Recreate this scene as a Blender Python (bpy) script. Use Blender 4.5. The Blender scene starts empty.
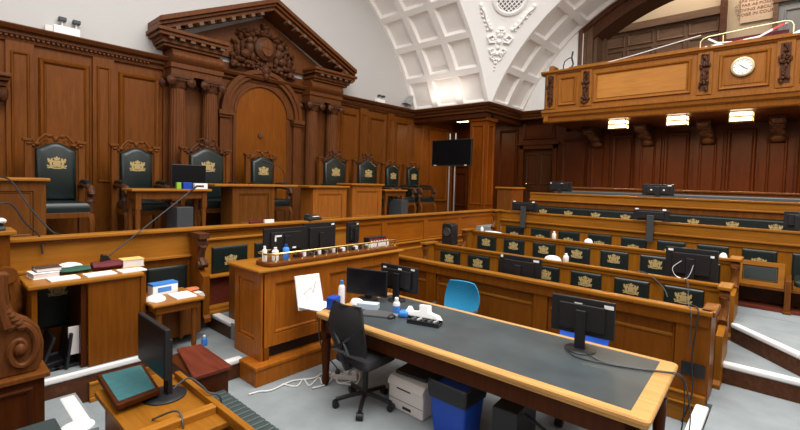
import bpy, bmesh, math, random
from mathutils import Vector, Matrix
random.seed(7)
D = bpy.data; COL = bpy.context.scene.collection
PI = math.pi

# ---------------------------------------------------------------- materials
def nodes(name):
    m = D.materials.new(name); m.use_nodes = True
    nt = m.node_tree; b = nt.nodes['Principled BSDF']
    return m, nt, b
def wood(name, c1, c2, rough=.38, grain=(14, 14, 1.2), spec=.13):
    m, nt, b = nodes(name)
    tc = nt.nodes.new('ShaderNodeTexCoord'); mp = nt.nodes.new('ShaderNodeMapping')
    mp.inputs['Scale'].default_value = grain
    n = nt.nodes.new('ShaderNodeTexNoise'); n.inputs['Scale'].default_value = 2.2; n.inputs['Detail'].default_value = 7; n.inputs['Roughness'].default_value = .62
    n2 = nt.nodes.new('ShaderNodeTexNoise'); n2.inputs['Scale'].default_value = .9; n2.inputs['Detail'].default_value = 2
    r = nt.nodes.new('ShaderNodeValToRGB')
    r.color_ramp.elements[0].position = .33; r.color_ramp.elements[0].color = (*c2, 1)
    r.color_ramp.elements[1].position = .68; r.color_ramp.elements[1].color = (*c1, 1)
    mx = nt.nodes.new('ShaderNodeMix'); mx.data_type = 'RGBA'; mx.blend_type = 'MULTIPLY'; mx.inputs[0].default_value = .45
    r2 = nt.nodes.new('ShaderNodeValToRGB'); r2.color_ramp.elements[0].position = .3; r2.color_ramp.elements[1].position = .7
    r2.color_ramp.elements[0].color = (.62, .58, .55, 1); r2.color_ramp.elements[1].color = (1, 1, 1, 1)
    L = nt.links.new
    L(tc.outputs['Object'], mp.inputs['Vector']); L(mp.outputs['Vector'], n.inputs['Vector']); L(tc.outputs['Object'], n2.inputs['Vector'])
    L(n.outputs['Fac'], r.inputs['Fac']); L(n2.outputs['Fac'], r2.inputs['Fac'])
    L(r.outputs['Color'], mx.inputs[6]); L(r2.outputs['Color'], mx.inputs[7]); L(mx.outputs[2], b.inputs['Base Color'])
    b.inputs['Roughness'].default_value = rough; b.inputs['Specular IOR Level'].default_value = spec
    return m
def plain(name, c, rough=.5, metal=0, spec=.4, noise=0, nscale=30, bump=0):
    m, nt, b = nodes(name)
    b.inputs['Base Color'].default_value = (*c, 1); b.inputs['Roughness'].default_value = rough
    b.inputs['Metallic'].default_value = metal; b.inputs['Specular IOR Level'].default_value = spec
    if noise or bump:
        tc = nt.nodes.new('ShaderNodeTexCoord'); n = nt.nodes.new('ShaderNodeTexNoise')
        n.inputs['Scale'].default_value = nscale; n.inputs['Detail'].default_value = 5
        nt.links.new(tc.outputs['Object'], n.inputs['Vector'])
        if noise:
            r = nt.nodes.new('ShaderNodeValToRGB'); r.color_ramp.elements[0].position = .3; r.color_ramp.elements[1].position = .7
            r.color_ramp.elements[0].color = (*[x*(1-noise) for x in c], 1); r.color_ramp.elements[1].color = (*[min(1, x*(1+noise)) for x in c], 1)
            nt.links.new(n.outputs['Fac'], r.inputs['Fac']); nt.links.new(r.outputs['Color'], b.inputs['Base Color'])
        if bump:
            bp = nt.nodes.new('ShaderNodeBump'); bp.inputs['Strength'].default_value = bump
            nt.links.new(n.outputs['Fac'], bp.inputs['Height']); nt.links.new(bp.outputs['Normal'], b.inputs['Normal'])
    return m
def emit(name, c, s):
    m, nt, b = nodes(name)
    b.inputs['Base Color'].default_value = (*c, 1); b.inputs['Emission Color'].default_value = (*c, 1); b.inputs['Emission Strength'].default_value = s
    return m
GX, GY, GZ = (1.2, 14, 14), (14, 1.2, 14), (14, 14, 1.2)
WALLW = wood('mahogany_panelling', (.195, .059, .0066), (.132, .038, .0042), .42)
PORT = wood('portico_oak', (.155, .051, .014), (.098, .031, .0085), .45)
DARKW = wood('carved_dark_oak', (.11, .042, .018), (.06, .022, .010), .4, (9, 9, 9))
DARKP = wood('dark_shaded_oak', (.075, .018, .0028), (.048, .011, .0017), .42)  # dark oak with the shade under the gallery put into its colour
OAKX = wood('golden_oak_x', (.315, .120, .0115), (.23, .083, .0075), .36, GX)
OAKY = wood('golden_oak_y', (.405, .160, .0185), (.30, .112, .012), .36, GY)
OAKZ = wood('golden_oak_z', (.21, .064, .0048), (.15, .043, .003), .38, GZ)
CLERKW = wood('clerk_oak', (.40, .122, .012), (.275, .078, .0075), .36)
ARCHW = wood('arch_oak', (.235, .070, .0055), (.17, .048, .0036), .42)
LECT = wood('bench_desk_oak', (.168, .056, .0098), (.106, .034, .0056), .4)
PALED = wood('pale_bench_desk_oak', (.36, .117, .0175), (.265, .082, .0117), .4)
PIERW = wood('pier_oak', (.225, .054, .003), (.155, .036, .002), .4)
OAKB = wood('bench_panel_oak', (.33, .098, .006), (.25, .07, .004), .36, (14, 1.2, 14))
STILE = wood('row_oak', (.33, .12, .0095), (.24, .082, .006), .38)
OAKR = wood('red_oak', (.19, .061, .0105), (.12, .037, .006), .4)
GALW = wood('gallery_oak', (.33, .12, .017), (.24, .082, .011), .4, GZ)
GALP = wood('gallery_field_oak', (.46, .196, .042), (.37, .15, .029), .34, GX)
DEEPW = wood('blackened_oak', (.05, .018, .007), (.025, .009, .004), .4, (9, 9, 9))
EDGE = wood('table_edge_oak', (.64, .36, .125), (.48, .25, .08), .4, GX)
MAHO = wood('maroon_veneer', (.16, .035, .018), (.10, .02, .011), .35, GX)
LEATH = plain('bottle_green_leather', (.0058, .0128, .0115), .36, spec=.5, bump=.05, nscale=60)
LEATHG = plain('teal_leather', (.035, .135, .15), .45, noise=.12, nscale=20)
INLAY = plain('slate_desk_leather', (.043, .054, .058), .48, noise=.25, nscale=3.5)
GOLD = plain('gilt', (.45, .325, .135), .5)
BRASS = plain('brass', (.75, .55, .2), .25, metal=1)
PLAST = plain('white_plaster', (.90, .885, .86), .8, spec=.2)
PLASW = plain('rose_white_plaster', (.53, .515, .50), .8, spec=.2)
COFFR = plain('cream_plaster', (.93, .89, .85), .8, spec=.2)
TAN = plain('buff_plaster', (.42, .31, .20), .85, spec=.1)
CARP = plain('blue_grey_carpet', (.25, .274, .28), .95, spec=.1, noise=.09, nscale=5, bump=.1)
NOSE = plain('white_nosing', (.80, .79, .77), .5)
BLACK = plain('black_plastic', (.012, .012, .013), .4)
SCREEN = plain('black_screen', (.004, .004, .005), .3, spec=.2)
GREYP = plain('grey_plastic', (.045, .047, .05), .45)
SILV = plain('silver_metal', (.55, .55, .56), .3, metal=.9)
WHITE = plain('white_paper', (.86, .86, .85), .7)
OFFW = plain('offwhite_plastic', (.74, .69, .66), .5)
BLUEF = plain('blue_fabric', (.018, .23, .42), .85, noise=.1, nscale=60)
BLUEB = plain('blue_plastic', (.008, .06, .42), .35)
BLUEL = plain('light_blue_plastic', (.05, .22, .62), .4)
MESH = plain('black_mesh_fabric', (.016, .015, .016), .75)
MAROON = plain('maroon_cloth', (.11, .008, .014), .7)
GREENB = plain('green_cloth', (.015, .075, .045), .7)
YELLO = plain('yellow_cover', (.72, .5, .16), .6)
BROWNB = plain('brown_cover', (.07, .035, .02), .6)
ORANGE = plain('orange_cover', (.62, .16, .05), .6)
RED = plain('red_plastic', (.6, .02, .03), .5)
GREENL = plain('lime_plastic', (.25, .5, .04), .5)
CABLE = plain('black_cable', (.02, .02, .022), .5)
CABLEW = plain('white_cable', (.72, .7, .68), .5)
LAMPM = emit('warm_lamp_glass', (1, .80, .52), 6)
SIGNB = plain('sign_board', (.48, .33, .21), .8)
SIGNT = plain('sign_lettering', (.20, .075, .045), .8)
GREYD = plain('grey_green_door', (.20, .19, .175), .6)
GREYW = wood('weathered_oak', (.17, .095, .055), (.11, .06, .035), .55, GX)

# ---------------------------------------------------------------- mesh helpers
class MB:
    def __init__(s): s.bm = bmesh.new()
    def face(s, vs):
        try: return s.bm.faces.new(vs)
        except ValueError: return None
    def box(s, x0, x1, y0, y1, z0, z1):
        v = [s.bm.verts.new((x, y, z)) for x in (x0, x1) for y in (y0, y1) for z in (z0, z1)]
        for f in ((0,1,3,2), (4,6,7,5), (0,4,5,1), (2,3,7,6), (0,2,6,4), (1,5,7,3)): s.face([v[i] for i in f])
        return s
    def obox(s, c, size, rot):            # oriented box; rot = Matrix 3x3
        v = []
        for x in (-.5, .5):
            for y in (-.5, .5):
                for z in (-.5, .5): v.append(s.bm.verts.new(Vector(c) + rot @ Vector((x*size[0], y*size[1], z*size[2]))))
        for f in ((0,1,3,2), (4,6,7,5), (0,4,5,1), (2,3,7,6), (0,2,6,4), (1,5,7,3)): s.face([v[i] for i in f])
        return s
    def loops(s, rings, close=True, cap=True):
        R = [[s.bm.verts.new(p) for p in r] for r in rings]; n = len(R[0])
        for a, b in zip(R, R[1:]):
            for i in range(n if close else n-1):
                j = (i+1) % n; s.face([a[i], a[j], b[j], b[i]])
        if cap and close: s.face(R[0][::-1]); s.face(R[-1])
        return s
    def cyl(s, p, q, r, r2=None, n=12):
        p, q = Vector(p), Vector(q); d = (q-p).normalized(); a = d.orthogonal().normalized(); b = d.cross(a)
        r2 = r if r2 is None else r2
        return s.loops([[c + (a*math.cos(2*PI*i/n) + b*math.sin(2*PI*i/n))*rr for i in range(n)] for c, rr in ((p, r), (q, r2))])
    def lathe(s, c, prof, n=16, axis='z'):
        R = []
        for r, h in prof:
            ring = []
            for i in range(n):
                a = 2*PI*i/n; u, v = max(r, 1e-4)*math.cos(a), max(r, 1e-4)*math.sin(a)
                p = {'z': (u, v, h), 'x': (h, u, v), 'y': (v, h, u)}[axis]
                ring.append(Vector(c) + Vector(p))
            R.append(ring)
        return s.loops(R)
    def tube(s, pts, r, n=7):
        pts = [Vector(p) for p in pts]; R = []; up = None
        for i, p in enumerate(pts):
            d = (pts[min(i+1, len(pts)-1)] - pts[max(i-1, 0)]).normalized()
            if up is None: up = d.orthogonal().normalized()
            a = (up - d*up.dot(d)); a = a.normalized() if a.length > 1e-5 else d.orthogonal().normalized(); up = a; b = d.cross(a)
            R.append([p + (a*math.cos(2*PI*k/n) + b*math.sin(2*PI*k/n))*r for k in range(n)])
        return s.loops(R)
    def prism(s, poly, plane, a, b):      # polygon in plane 'xy' / 'xz' / 'yz', pushed from a to b
        f = {'xy': lambda u, v, w: (u, v, w), 'xz': lambda u, v, w: (u, w, v), 'yz': lambda u, v, w: (w, u, v)}[plane]
        A = [s.bm.verts.new(f(u, v, a)) for u, v in poly]; B = [s.bm.verts.new(f(u, v, b)) for u, v in poly]
        n = len(poly); s.face(A[::-1]); s.face(B)
        for i in range(n): s.face([A[i], A[(i+1) % n], B[(i+1) % n], B[i]])
        return s
    def sweep(s, path, prof, closed_prof=True):  # path [(x,y)], prof [(outward to the right, z)]
        P = [Vector((x, y)) for x, y in path]; R = []
        for i, p in enumerate(P):
            n = []
            if i > 0: d = (p-P[i-1]).normalized(); n.append(Vector((d.y, -d.x)))
            if i < len(P)-1: d = (P[i+1]-p).normalized(); n.append(Vector((d.y, -d.x)))
            m = n[0] if len(n) == 1 else (n[0]+n[1])/(1+n[0].dot(n[1]))
            R.append([Vector((p.x+m.x*o, p.y+m.y*o, z)) for o, z in prof])
        return s.loops(R)
    def ball(s, c, r, n=10, m=6):
        rx, ry, rz = (r, r, r) if isinstance(r, (int, float)) else r
        R = []
        for j in range(m+1):
            t = -PI/2 + PI*j/m; k = max(math.cos(t), .01)
            R.append([Vector(c) + Vector((rx*k*math.cos(2*PI*i/n), ry*k*math.sin(2*PI*i/n), rz*math.sin(t))) for i in range(n)])
        return s.loops(R)
    def ring(s, P, u0, u1, v0, v1, m=.05, d=.03):   # raised moulding frame on a face map P(u,v,w)
        L = []
        for k, w in ((0, 0), (.3*m, d), (.65*m, d*.8), (m, 0)):
            L.append([s.bm.verts.new(P(u, v, w)) for u, v in ((u0+k, v0+k), (u1-k, v0+k), (u1-k, v1-k), (u0+k, v1-k))])
        for a, b in zip(L, L[1:]):
            for i in range(4): s.face([a[i], a[(i+1) % 4], b[(i+1) % 4], b[i]])
        return s
    def fbox(s, P, u0, u1, v0, v1, w0, w1):
        v = [s.bm.verts.new(P(a, b, c)) for a in (u0, u1) for b in (v0, v1) for c in (w0, w1)]
        for f in ((0,1,3,2), (4,6,7,5), (0,4,5,1), (2,3,7,6), (0,2,6,4), (1,5,7,3)): s.face([v[i] for i in f])
        return s
    def frame(s, P, u0, u1, v0, v1, cuts, vb, vt, t=.025, back=.02):   # stile-and-rail framing over a back board
        s.fbox(P, u0, u1, v0, v1, -back, 0)
        s.fbox(P, u0, u1, v0, vb, 0, t); s.fbox(P, u0, u1, vt, v1, 0, t)
        e = [u0] + [x for c in cuts for x in c] + [u1]
        for a, b in zip(e[::2], e[1::2]):
            if b-a > 1e-4: s.fbox(P, a, b, vb, vt, 0, t)
        for a, b in cuts: s.ring(P, a, b, vb, vt, .035, t*.55)
        return s
    def done(s, name, mat, parent=None, bev=0, smooth=False, kind=None, label=None):
        bmesh.ops.recalc_face_normals(s.bm, faces=s.bm.faces)
        me = D.meshes.new(name); s.bm.to_mesh(me); s.bm.free()
        for m in (mat if isinstance(mat, (list, tuple)) else [mat]): me.materials.append(m)
        if smooth:
            for p in me.polygons: p.use_smooth = True
            me.set_sharp_from_angle(angle=math.radians(40))
        o = D.objects.new(name, me); COL.objects.link(o)
        if parent: o.parent = parent
        if bev:
            md = o.modifiers.new('bevel', 'BEVEL'); md.width = bev; md.segments = 2; md.limit_method = 'ANGLE'; md.angle_limit = math.radians(50)
        if kind: o['kind'] = kind
        if label: o['label'] = label
        return o
def px(X, s=1): return lambda u, v, w: (X+s*w, u, v)      # face map on plane x = X
def py(Y, s=-1): return lambda u, v, w: (u, Y+s*w, v)     # face map on plane y = Y
def tag(o, label, cat, group=None):
    o['label'] = label; o['category'] = cat
    if group: o['group'] = group
    return o
def thing(name, label, cat, loc=(0, 0, 0), rz=0, group=None):
    o = D.objects.new(name, None); COL.objects.link(o); o.location = loc; o.rotation_euler = (0, 0, rz); o.empty_display_size = .1
    return tag(o, label, cat, group)
def dup(root, loc, rz, label, group=None, scale=None):
    r = root.copy(); COL.objects.link(r); r.location = loc; r.rotation_euler = (0, 0, rz); r['label'] = label
    if group: r['group'] = group
    if scale: r.scale = scale
    def rec(a, b):
        for ch in list(a.children):
            c = ch.copy(); COL.objects.link(c); c.parent = b; rec(ch, c)
    rec(root, r)
    return r
def struct(mb, name, mat, bev=0, smooth=False): return mb.done(name, mat, None, bev, smooth, 'structure')
def arc(cx, cy, r, a0, a1, n): return [(cx+r*math.cos(a0+(a1-a0)*i/n), cy+r*math.sin(a0+(a1-a0)*i/n)) for i in range(n+1)]

# ---------------------------------------------------------------- camera
H = 2.1
yaw, pitch, roll = math.radians(41.962), math.radians(-2.4037), math.radians(1.4984)
fw = Vector((-math.sin(yaw)*math.cos(pitch), math.cos(yaw)*math.cos(pitch), math.sin(pitch)))
rt = Vector((math.cos(yaw), math.sin(yaw), 0)); up = rt.cross(fw)
r_ = rt*math.cos(roll) + up*math.sin(roll); u_ = -rt*math.sin(roll) + up*math.cos(roll)
cd = D.cameras.new('camera'); cam = D.objects.new('camera', cd); COL.objects.link(cam)
M = Matrix((r_, u_, -fw)).transposed().to_4x4(); M.translation = (0, 0, H); cam.matrix_world = M
cd.sensor_width = 36; cd.lens = 433.46/800*36; cd.shift_y = -(215-199.18)/800; cd.clip_end = 100
bpy.context.scene.camera = cam

# ---------------------------------------------------------------- shared emblem (gilt city arms: shield, two supporters, crest, ribbon)
def emblem_mesh():
    mb = MB(); t = .004
    def P(pts, a=0, b=t): mb.prism(pts, 'xz', -b, a)
    sh = [(-.026, .03), (.026, .03), (.026, -.012), (.014, -.034), (0, -.044), (-.014, -.034), (-.026, -.012)]
    P(sh)
    P([(-.004, .03), (.004, .03), (.004, -.042), (-.004, -.042)], -t, t*1.8); P([(-.026, .0), (.026, .0), (.026, .008), (-.026, .008)], -t, t*1.8)
    for s in (-1, 1):
        def Q(pts): P([(s*x, z) for x, z in pts])
        Q([(.031, .02), (.04, .034), (.036, .05), (.046, .058), (.058, .05), (.056, .036), (.066, .02), (.07, -.004), (.06, -.03), (.05, -.036), (.036, -.03), (.046, -.018), (.044, .002)])   # body and head
        Q([(.06, .03), (.07, .05), (.084, .056), (.088, .034), (.08, .022), (.086, .01), (.074, .004), (.069, .016)])                      # wing
        Q([(.022, .03), (.034, .03), (.036, -.02), (.03, -.046), (.006, -.046), (.02, -.03)]); Q([(.04, -.032), (.06, -.03), (.075, -.046), (.03, -.048)]); Q([(.02, .036), (.03, .05), (.028, .066), (.012, .06), (.008, .045)])
        Q([(.07, -.02), (.082, -.03), (.09, -.018), (.094, -.034), (.084, -.044), (.07, -.038)])                                            # tail
    P([(-.018, .034), (-.02, .05), (-.008, .058), (-.012, .07), (0, .078), (.012, .07), (.008, .058), (.02, .05), (.018, .034)])
    P([(-.09, -.052), (-.06, -.046), (-.03, -.053), (.03, -.053), (.06, -.046), (.09, -.052), (.084, -.064), (.06, -.058), (.03, -.066), (-.03, -.066), (-.06, -.058), (-.084, -.064)])
    bmesh.ops.recalc_face_normals(mb.bm, faces=mb.bm.faces)
    me = D.meshes.new('crest'); mb.bm.to_mesh(me); mb.bm.free(); me.materials.append(GOLD); return me
EMB = emblem_mesh()
def crest(parent, loc, rz=0, s=1.0):
    o = D.objects.new('crest', EMB); COL.objects.link(o); o.parent = parent; o.location = loc; o.rotation_euler = (0, 0, rz); o.scale = (s, 1, s)
    o['label'] = 'gilt coat of arms stamped on the leather'
    return o
def cushion(mb, P, u0, u1, v0, v1, d=.03, m=.03):     # soft pad on a face map
    L = []
    for k, w in ((0, 0), (0, d*.55), (m*.4, d*.9), (m, d)):
        pts = []
        for (u, v, su, sv) in ((u0, v0, 1, 1), (u1, v0, -1, 1), (u1, v1, -1, -1), (u0, v1, 1, -1)): pts.append(mb.bm.verts.new(P(u+su*k, v+sv*k, w)))
        L.append(pts)
    for a, b in zip(L, L[1:]):
        for i in range(4): mb.face([a[i], a[(i+1) % 4], b[(i+1) % 4], b[i]])
    mb.face(L[-1]); return mb

# ================================================================ THE SETTING
struct(MB().box(-9, 4.2, -4, 13, -.2, 0), 'floor', CARP)
def platform(x0, x1, y0, y1, z, name='floor'): return struct(MB().box(x0, x1, y0, y1, 0, z), name, CARP)
platform(-8.6, -5.45, -2, 12.3, 1.1)                 # judges' bench
platform(-5.45, -4.70, -2, 1.7, .30)                 # well side, left
platform(-5.45, -4.2, 1.7, 2.42, .20)
platform(-4.7, -4.2, 2.42, 4.6, .20)
platform(-5.45, -4.7, 2.42, 9.6, .39)
platform(-4.70, -3.93, -2, .92, .12)
platform(-4.7, -.42, 4.66, 5.64, .20)
platform(-4.7, -.42, 5.64, 6.69, .40)
platform(-4.7, 4.2, 6.69, 7.74, .60)
platform(-4.7, 4.2, 7.74, 8.74, .82)
platform(-5.45, 4.2, 8.74, 12.3, 1.10)
platform(-.42, 4.2, 2.6, 5.26, .20)
platform(-.42, 4.2, 5.26, 6.69, .40)
struct(MB().prism([(-.42, 6.09), (.136, 5.41), (.9, 4.48), (4.2, 4.48), (4.2, 6.7), (-.42, 6.7)], 'xy', .39, .60), 'floor', CARP)
# timber risers and white nosings
n = [0]
def trim(mb, mat, bev=.006, smooth=False):
    n[0] += 1; return struct(mb, 'trim_%d' % n[0], mat, bev, smooth)
def nosing(x0, y0, x1, y1, z, w=.09, h=.05):
    d = (Vector((x1, y1, 0))-Vector((x0, y0, 0))); L = d.length; d.normalize(); m = Vector((-d.y, d.x, 0))
    c = Vector(((x0+x1)/2, (y0+y1)/2, z-h/2+.006)) + m*(w/2-.015)
    trim(MB().obox(c, (L, w, h), Matrix((d, m, Vector((0, 0, 1)))).transposed()), NOSE, .015)
    trim(MB().obox(Vector(((x0+x1)/2, (y0+y1)/2, (z-h)/2)) + m*.004, (L, .012, z-h), Matrix((d, m, Vector((0, 0, 1)))).transposed()), DARKW, 0)
nosing(-4.70, -1, -4.70, 1.62, .30, .045, .055)
nosing(-4.2, 1.7, -4.2, 2.26, .20, .09)
nosing(-4.7, 2.52, -4.7, 2.85, .39, .1); nosing(-5.4, 2.42, -4.78, 2.42, .39, .1)
trim(MB().cyl((-4.79, 2.53, .345), (-4.79, 2.53, .394), .1, n=20), NOSE, .01)
nosing(-4.66, .92, -4.05, .92, .12, -.11)
nosing(-3.93, .80, -3.93, -.4, .12, -.11)
trim(MB().cyl((-4.045, .805, .08), (-4.045, .805, .124), .115, n=20), NOSE, .01)
nosing(-.42, 5.26, 3, 5.26, .40); nosing(-.42, 6.09, .136, 5.41, .60, .08); nosing(.136, 5.41, .9, 4.48, .60, .08)
nosing(-.42, 4.58, -.42, 2.7, .20, -.1)
trim(MB().box(-4.70, -4.665, 1.02, 1.68, .155, .18).box(-4.70, -4.655, 1.02, 1.68, .0, .04).box(-4.70, -4.675, 1.02, 1.68, .04, .155), OAKY, .006)
# plaster walls
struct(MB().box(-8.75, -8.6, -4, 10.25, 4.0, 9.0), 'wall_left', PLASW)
P = px(-8.6)
mb = MB().box(-8.75, -8.6, -4, 12.3, .9, 4.05)                     # panelled timber below the cornice
def wallpanel(mb, P, u0, u1, v0, v1):
    mb.ring(P, u0, u1, v0, v1, .085, .045)
    mb.fbox(P, u0+.1, u1-.1, v0+.1, v1-.1, 0, .012)
for a, b in ((-1.3, -.6), (.02, .62), (1.24, 1.9), (2.3, 2.95), (7.2, 7.8), (8.2, 8.87), (9.25, 9.87), (10.02, 10.55), (10.8, 11.9)): wallpanel(mb, P, a, b, 1.45, 3.84)
for a, b in ((-.3, -.08), (.9, 1.16), (1.96, 2.2), (7.89, 8.11), (8.96, 9.17)):
    mb.fbox(P, a-.03, b+.03, 1.1, 4.0, 0, .05); mb.ring(px(-8.55), a+.02, b-.02, 1.95, 3.86, .04, .025)
struct(mb, 'wall_left.001', WALLW)
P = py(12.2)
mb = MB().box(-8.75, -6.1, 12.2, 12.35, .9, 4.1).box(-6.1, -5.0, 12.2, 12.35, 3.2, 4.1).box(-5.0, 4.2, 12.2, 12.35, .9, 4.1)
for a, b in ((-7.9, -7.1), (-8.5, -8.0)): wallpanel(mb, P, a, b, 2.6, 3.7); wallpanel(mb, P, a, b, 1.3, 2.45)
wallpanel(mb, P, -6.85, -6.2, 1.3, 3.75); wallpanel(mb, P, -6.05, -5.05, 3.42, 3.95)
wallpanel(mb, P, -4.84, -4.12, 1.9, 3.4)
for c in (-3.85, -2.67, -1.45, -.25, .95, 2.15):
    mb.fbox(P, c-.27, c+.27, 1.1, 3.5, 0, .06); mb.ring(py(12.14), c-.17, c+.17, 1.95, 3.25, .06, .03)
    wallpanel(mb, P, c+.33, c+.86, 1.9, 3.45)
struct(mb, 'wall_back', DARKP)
# the door under the gallery
P = py(12.19)
dr = MB(); dr.fbox(P, -6.02, -5.08, 1.1, 3.16, -.12, -.06)
for v0, v1 in ((1.3, 1.95), (2.1, 3.0)):
    for u0, u1 in ((-5.95, -5.6), (-5.5, -5.15)): dr.ring(py(12.25), u0, u1, v0, v1, .05, .02)
door = struct(dr, 'door_1', wood('dark_door', (.06, .021, .006), (.035, .012, .004), .4))
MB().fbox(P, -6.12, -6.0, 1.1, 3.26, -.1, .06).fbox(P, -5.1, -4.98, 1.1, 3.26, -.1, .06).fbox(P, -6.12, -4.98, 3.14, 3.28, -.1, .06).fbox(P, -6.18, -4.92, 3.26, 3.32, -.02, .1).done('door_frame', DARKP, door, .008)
MB().ball((-5.88, 12.17, 2.12), .03).cyl((-5.88, 12.25, 2.12), (-5.88, 12.17, 2.12), .012).done('door_knob', BRASS, door, smooth=True)
# cornice: wall, beam over the alcove, pier side, back wall
CP = [(0, 4.0), (.05, 4.0), (.06, 4.05), (.12, 4.09), (.12, 4.13), (.19, 4.15), (.23, 4.2), (.23, 4.215), (0, 4.215)]
trim(MB().sweep([(-8.6, -3.9), (-8.6, 10.1), (-6.1, 10.1), (-6.1, 12.0), (-4.45, 12.0)], CP), PORT, 0)
mb = MB()
y = -1.0
while y < 10:
    if not 2.75 < y < 7.15: mb.box(-8.56, -8.49, y, y+.03, 4.05, 4.078)
    y += .06
trim(mb, PORT, 0)
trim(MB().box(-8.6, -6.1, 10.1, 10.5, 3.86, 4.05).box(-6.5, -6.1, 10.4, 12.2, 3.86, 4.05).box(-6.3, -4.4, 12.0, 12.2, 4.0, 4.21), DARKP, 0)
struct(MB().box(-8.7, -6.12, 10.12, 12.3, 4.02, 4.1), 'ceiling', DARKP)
# pier beside the alcove
mb = MB().box(-6.64, -6.12, 10.2, 10.66, 1.1, 4.0).box(-6.68, -6.08, 10.16, 10.7, 1.1, 1.32).box(-6.68, -6.08, 10.16, 10.7, 3.78, 3.86)
mb.ring(py(10.2), -6.58, -6.18, 1.5, 3.68, .06, .03).ring(px(-6.12), 10.26, 10.6, 1.5, 3.68, .05, .03)
struct(mb, 'wall_pier', PIERW, .006)
# coffered barrel vaults
def vault(f, a0, step, na, w0, w1, nw, depth, name, mat, rib=.16, slope=.05):
    mb = MB()
    def cuts(c0, c1, r, s): return [(c0, 0), (c0+r, 0), (c0+r+s, 1), (c1-r-s, 1), (c1-r, 0)]
    A = []; 
    for i in range(na):
        c = cuts(a0+i*step, a0+(i+1)*step, step*.085, step*.05)
        A += c[:3] + [(c[2][0]+(c[3][0]-c[2][0])*k/3, 1) for k in (1, 2)] + c[3:]
    A.append((a0+na*step, 0)); W = []
    cw = (w1-w0)/nw
    for j in range(nw): W += cuts(w0+j*cw, w0+(j+1)*cw, cw*.11, cw*.045)
    W.append((w1, 0))
    G = [[mb.bm.verts.new(f(a, w, depth*min(ha, hw))) for w, hw in W] for a, ha in A]
    for p, q in zip(G, G[1:]):
        for k in range(len(W)-1): mb.face([p[k], p[k+1], q[k+1], q[k]])
    return struct(mb, name, mat)
fl = lambda a, w, h: (w, 4.1+(6.43+h)*math.cos(a), 1.77+(6.43+h)*math.sin(a))
vault(fl, math.radians(22.2), math.radians(8.1), 9, -8.6, -6.0, 3, .09, 'ceiling.001', COFFR)
fr = lambda a, w, h: (-1.27-(5.06+h)*math.cos(a), w, 2.28+(5.06+h)*math.sin(a))
vault(fr, math.radians(22.4), math.radians(10.6), 12, 10.1, 11.95, 2, .09, 'ceiling.002', COFFR)
# pendentive
def pend(t, z):
    a = Vector((-6.0, 4.1+math.sqrt(max(0, 6.43**2-(z-1.77)**2)))); b = Vector((-1.27-math.sqrt(max(0, 5.06**2-(z-2.28)**2)), 10.1))
    c = Vector((-1.27, 4.15)); p = a.lerp(b, t); r = (a-c).length*(1-t)+(b-c).length*t
    q = c + (p-c).normalized()*r
    return Vector((q.x, q.y, z))
mb = MB(); R = []
for j in range(31):
    z = 4.22+3.05*j/30; R.append([pend(k/16, z) for k in range(17)])
mb.loops(R, close=False)
pe = struct(mb, 'ceiling.003', PLAST, smooth=True)
# back wall plaster round the gallery arch
pts = [(-6.1, 4.21), (-4.3, 4.21), (-4.3, 2.28+math.sqrt(5.0**2-3.03**2))] + [(-1.27-5.22*math.cos(a), 2.28+5.22*math.sin(a)) for a in [math.radians(53-k*(53-22.2)/8) for k in range(9)]]
struct(MB().prism(pts, 'xz', 11.95, 12.2), 'wall_back.001', PLAST)
# timber arch and jamb of the gallery opening
mb = MB(); R = []
for i in range(41):
    a = math.radians(52+(128-52)*i/40); c, s = -math.cos(a), math.sin(a)
    R.append([(-1.27+r*c, y, 2.28+r*s) for r, y in ((5.12, 11.93), (4.93, 11.93), (4.93, 11.99), (4.66, 12.0), (4.66, 12.75), (5.12, 12.75))])
mb.loops(R)
trim(mb, DARKW, 0)
mb = MB().box(-4.42, -4.32, 11.9, 12.1, 4.4, 6.34).box(-4.32, -4.22, 11.96, 12.2, 4.4, 6.36).box(-4.22, -4.08, 11.99, 12.3, 4.4, 6.38).box(-4.08, -4.0, 12.1, 12.75, 4.4, 6.4).box(-4.0, -3.92, 12.5, 12.75, 4.4, 6.3)
trim(mb, GREYW, .008)
# gallery room
struct(MB().box(-4.6, 4.2, 14.0, 14.15, 3.6, 9.2).box(-4.75, -4.6, 12.2, 14.1, 3.6, 9.2), 'wall_gallery', TAN)
struct(MB().box(-4.6, 4.2, 12.2, 14.1, 8.2, 8.35), 'ceiling.004', TAN)
P = py(14.0); mb = MB().fbox(P, -4.6, -1.52, 3.7, 6.62, 0, .05)
for k in range(4):
    u = -4.5+k*.75
    for v in (4.6, 5.15, 5.7, 6.2): mb.ring(py(13.95), u, u+.68, v, v+.42 if v < 6 else 6.56, .06, .03)
mb.fbox(P, -4.6, -1.5, 6.62, 6.82, 0, .16)
struct(mb, 'wall_gallery.001', GREYW)
trim(MB().box(-1.56, -1.42, 13.82, 14.0, 4, 7.15).ball((-1.49, 13.9, 7.17), (.08, .08, .07)), DARKW, .01)
d2 = struct(MB().fbox(P, -.42, .6, 3.9, 6.62, 0, .05).ring(py(13.95), -.32, .5, 5.5, 6.45, .06, .03).ring(py(13.95), -.32, .5, 4.2, 5.35, .06, .03), 'door_2', GREYD)
MB().fbox(P, -.52, -.42, 3.9, 6.8, 0, .1).fbox(P, .6, .7, 3.9, 6.8, 0, .1).fbox(P, -.52, .7, 6.62, 6.86, 0, .12).done('door_frame', GREYW, d2, .01)
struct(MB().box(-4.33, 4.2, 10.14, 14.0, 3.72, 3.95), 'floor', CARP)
struct(MB().box(-4.4, 4.2, 10.2, 12.2, 3.58, 3.72), 'ceiling.005', DARKP)
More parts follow.
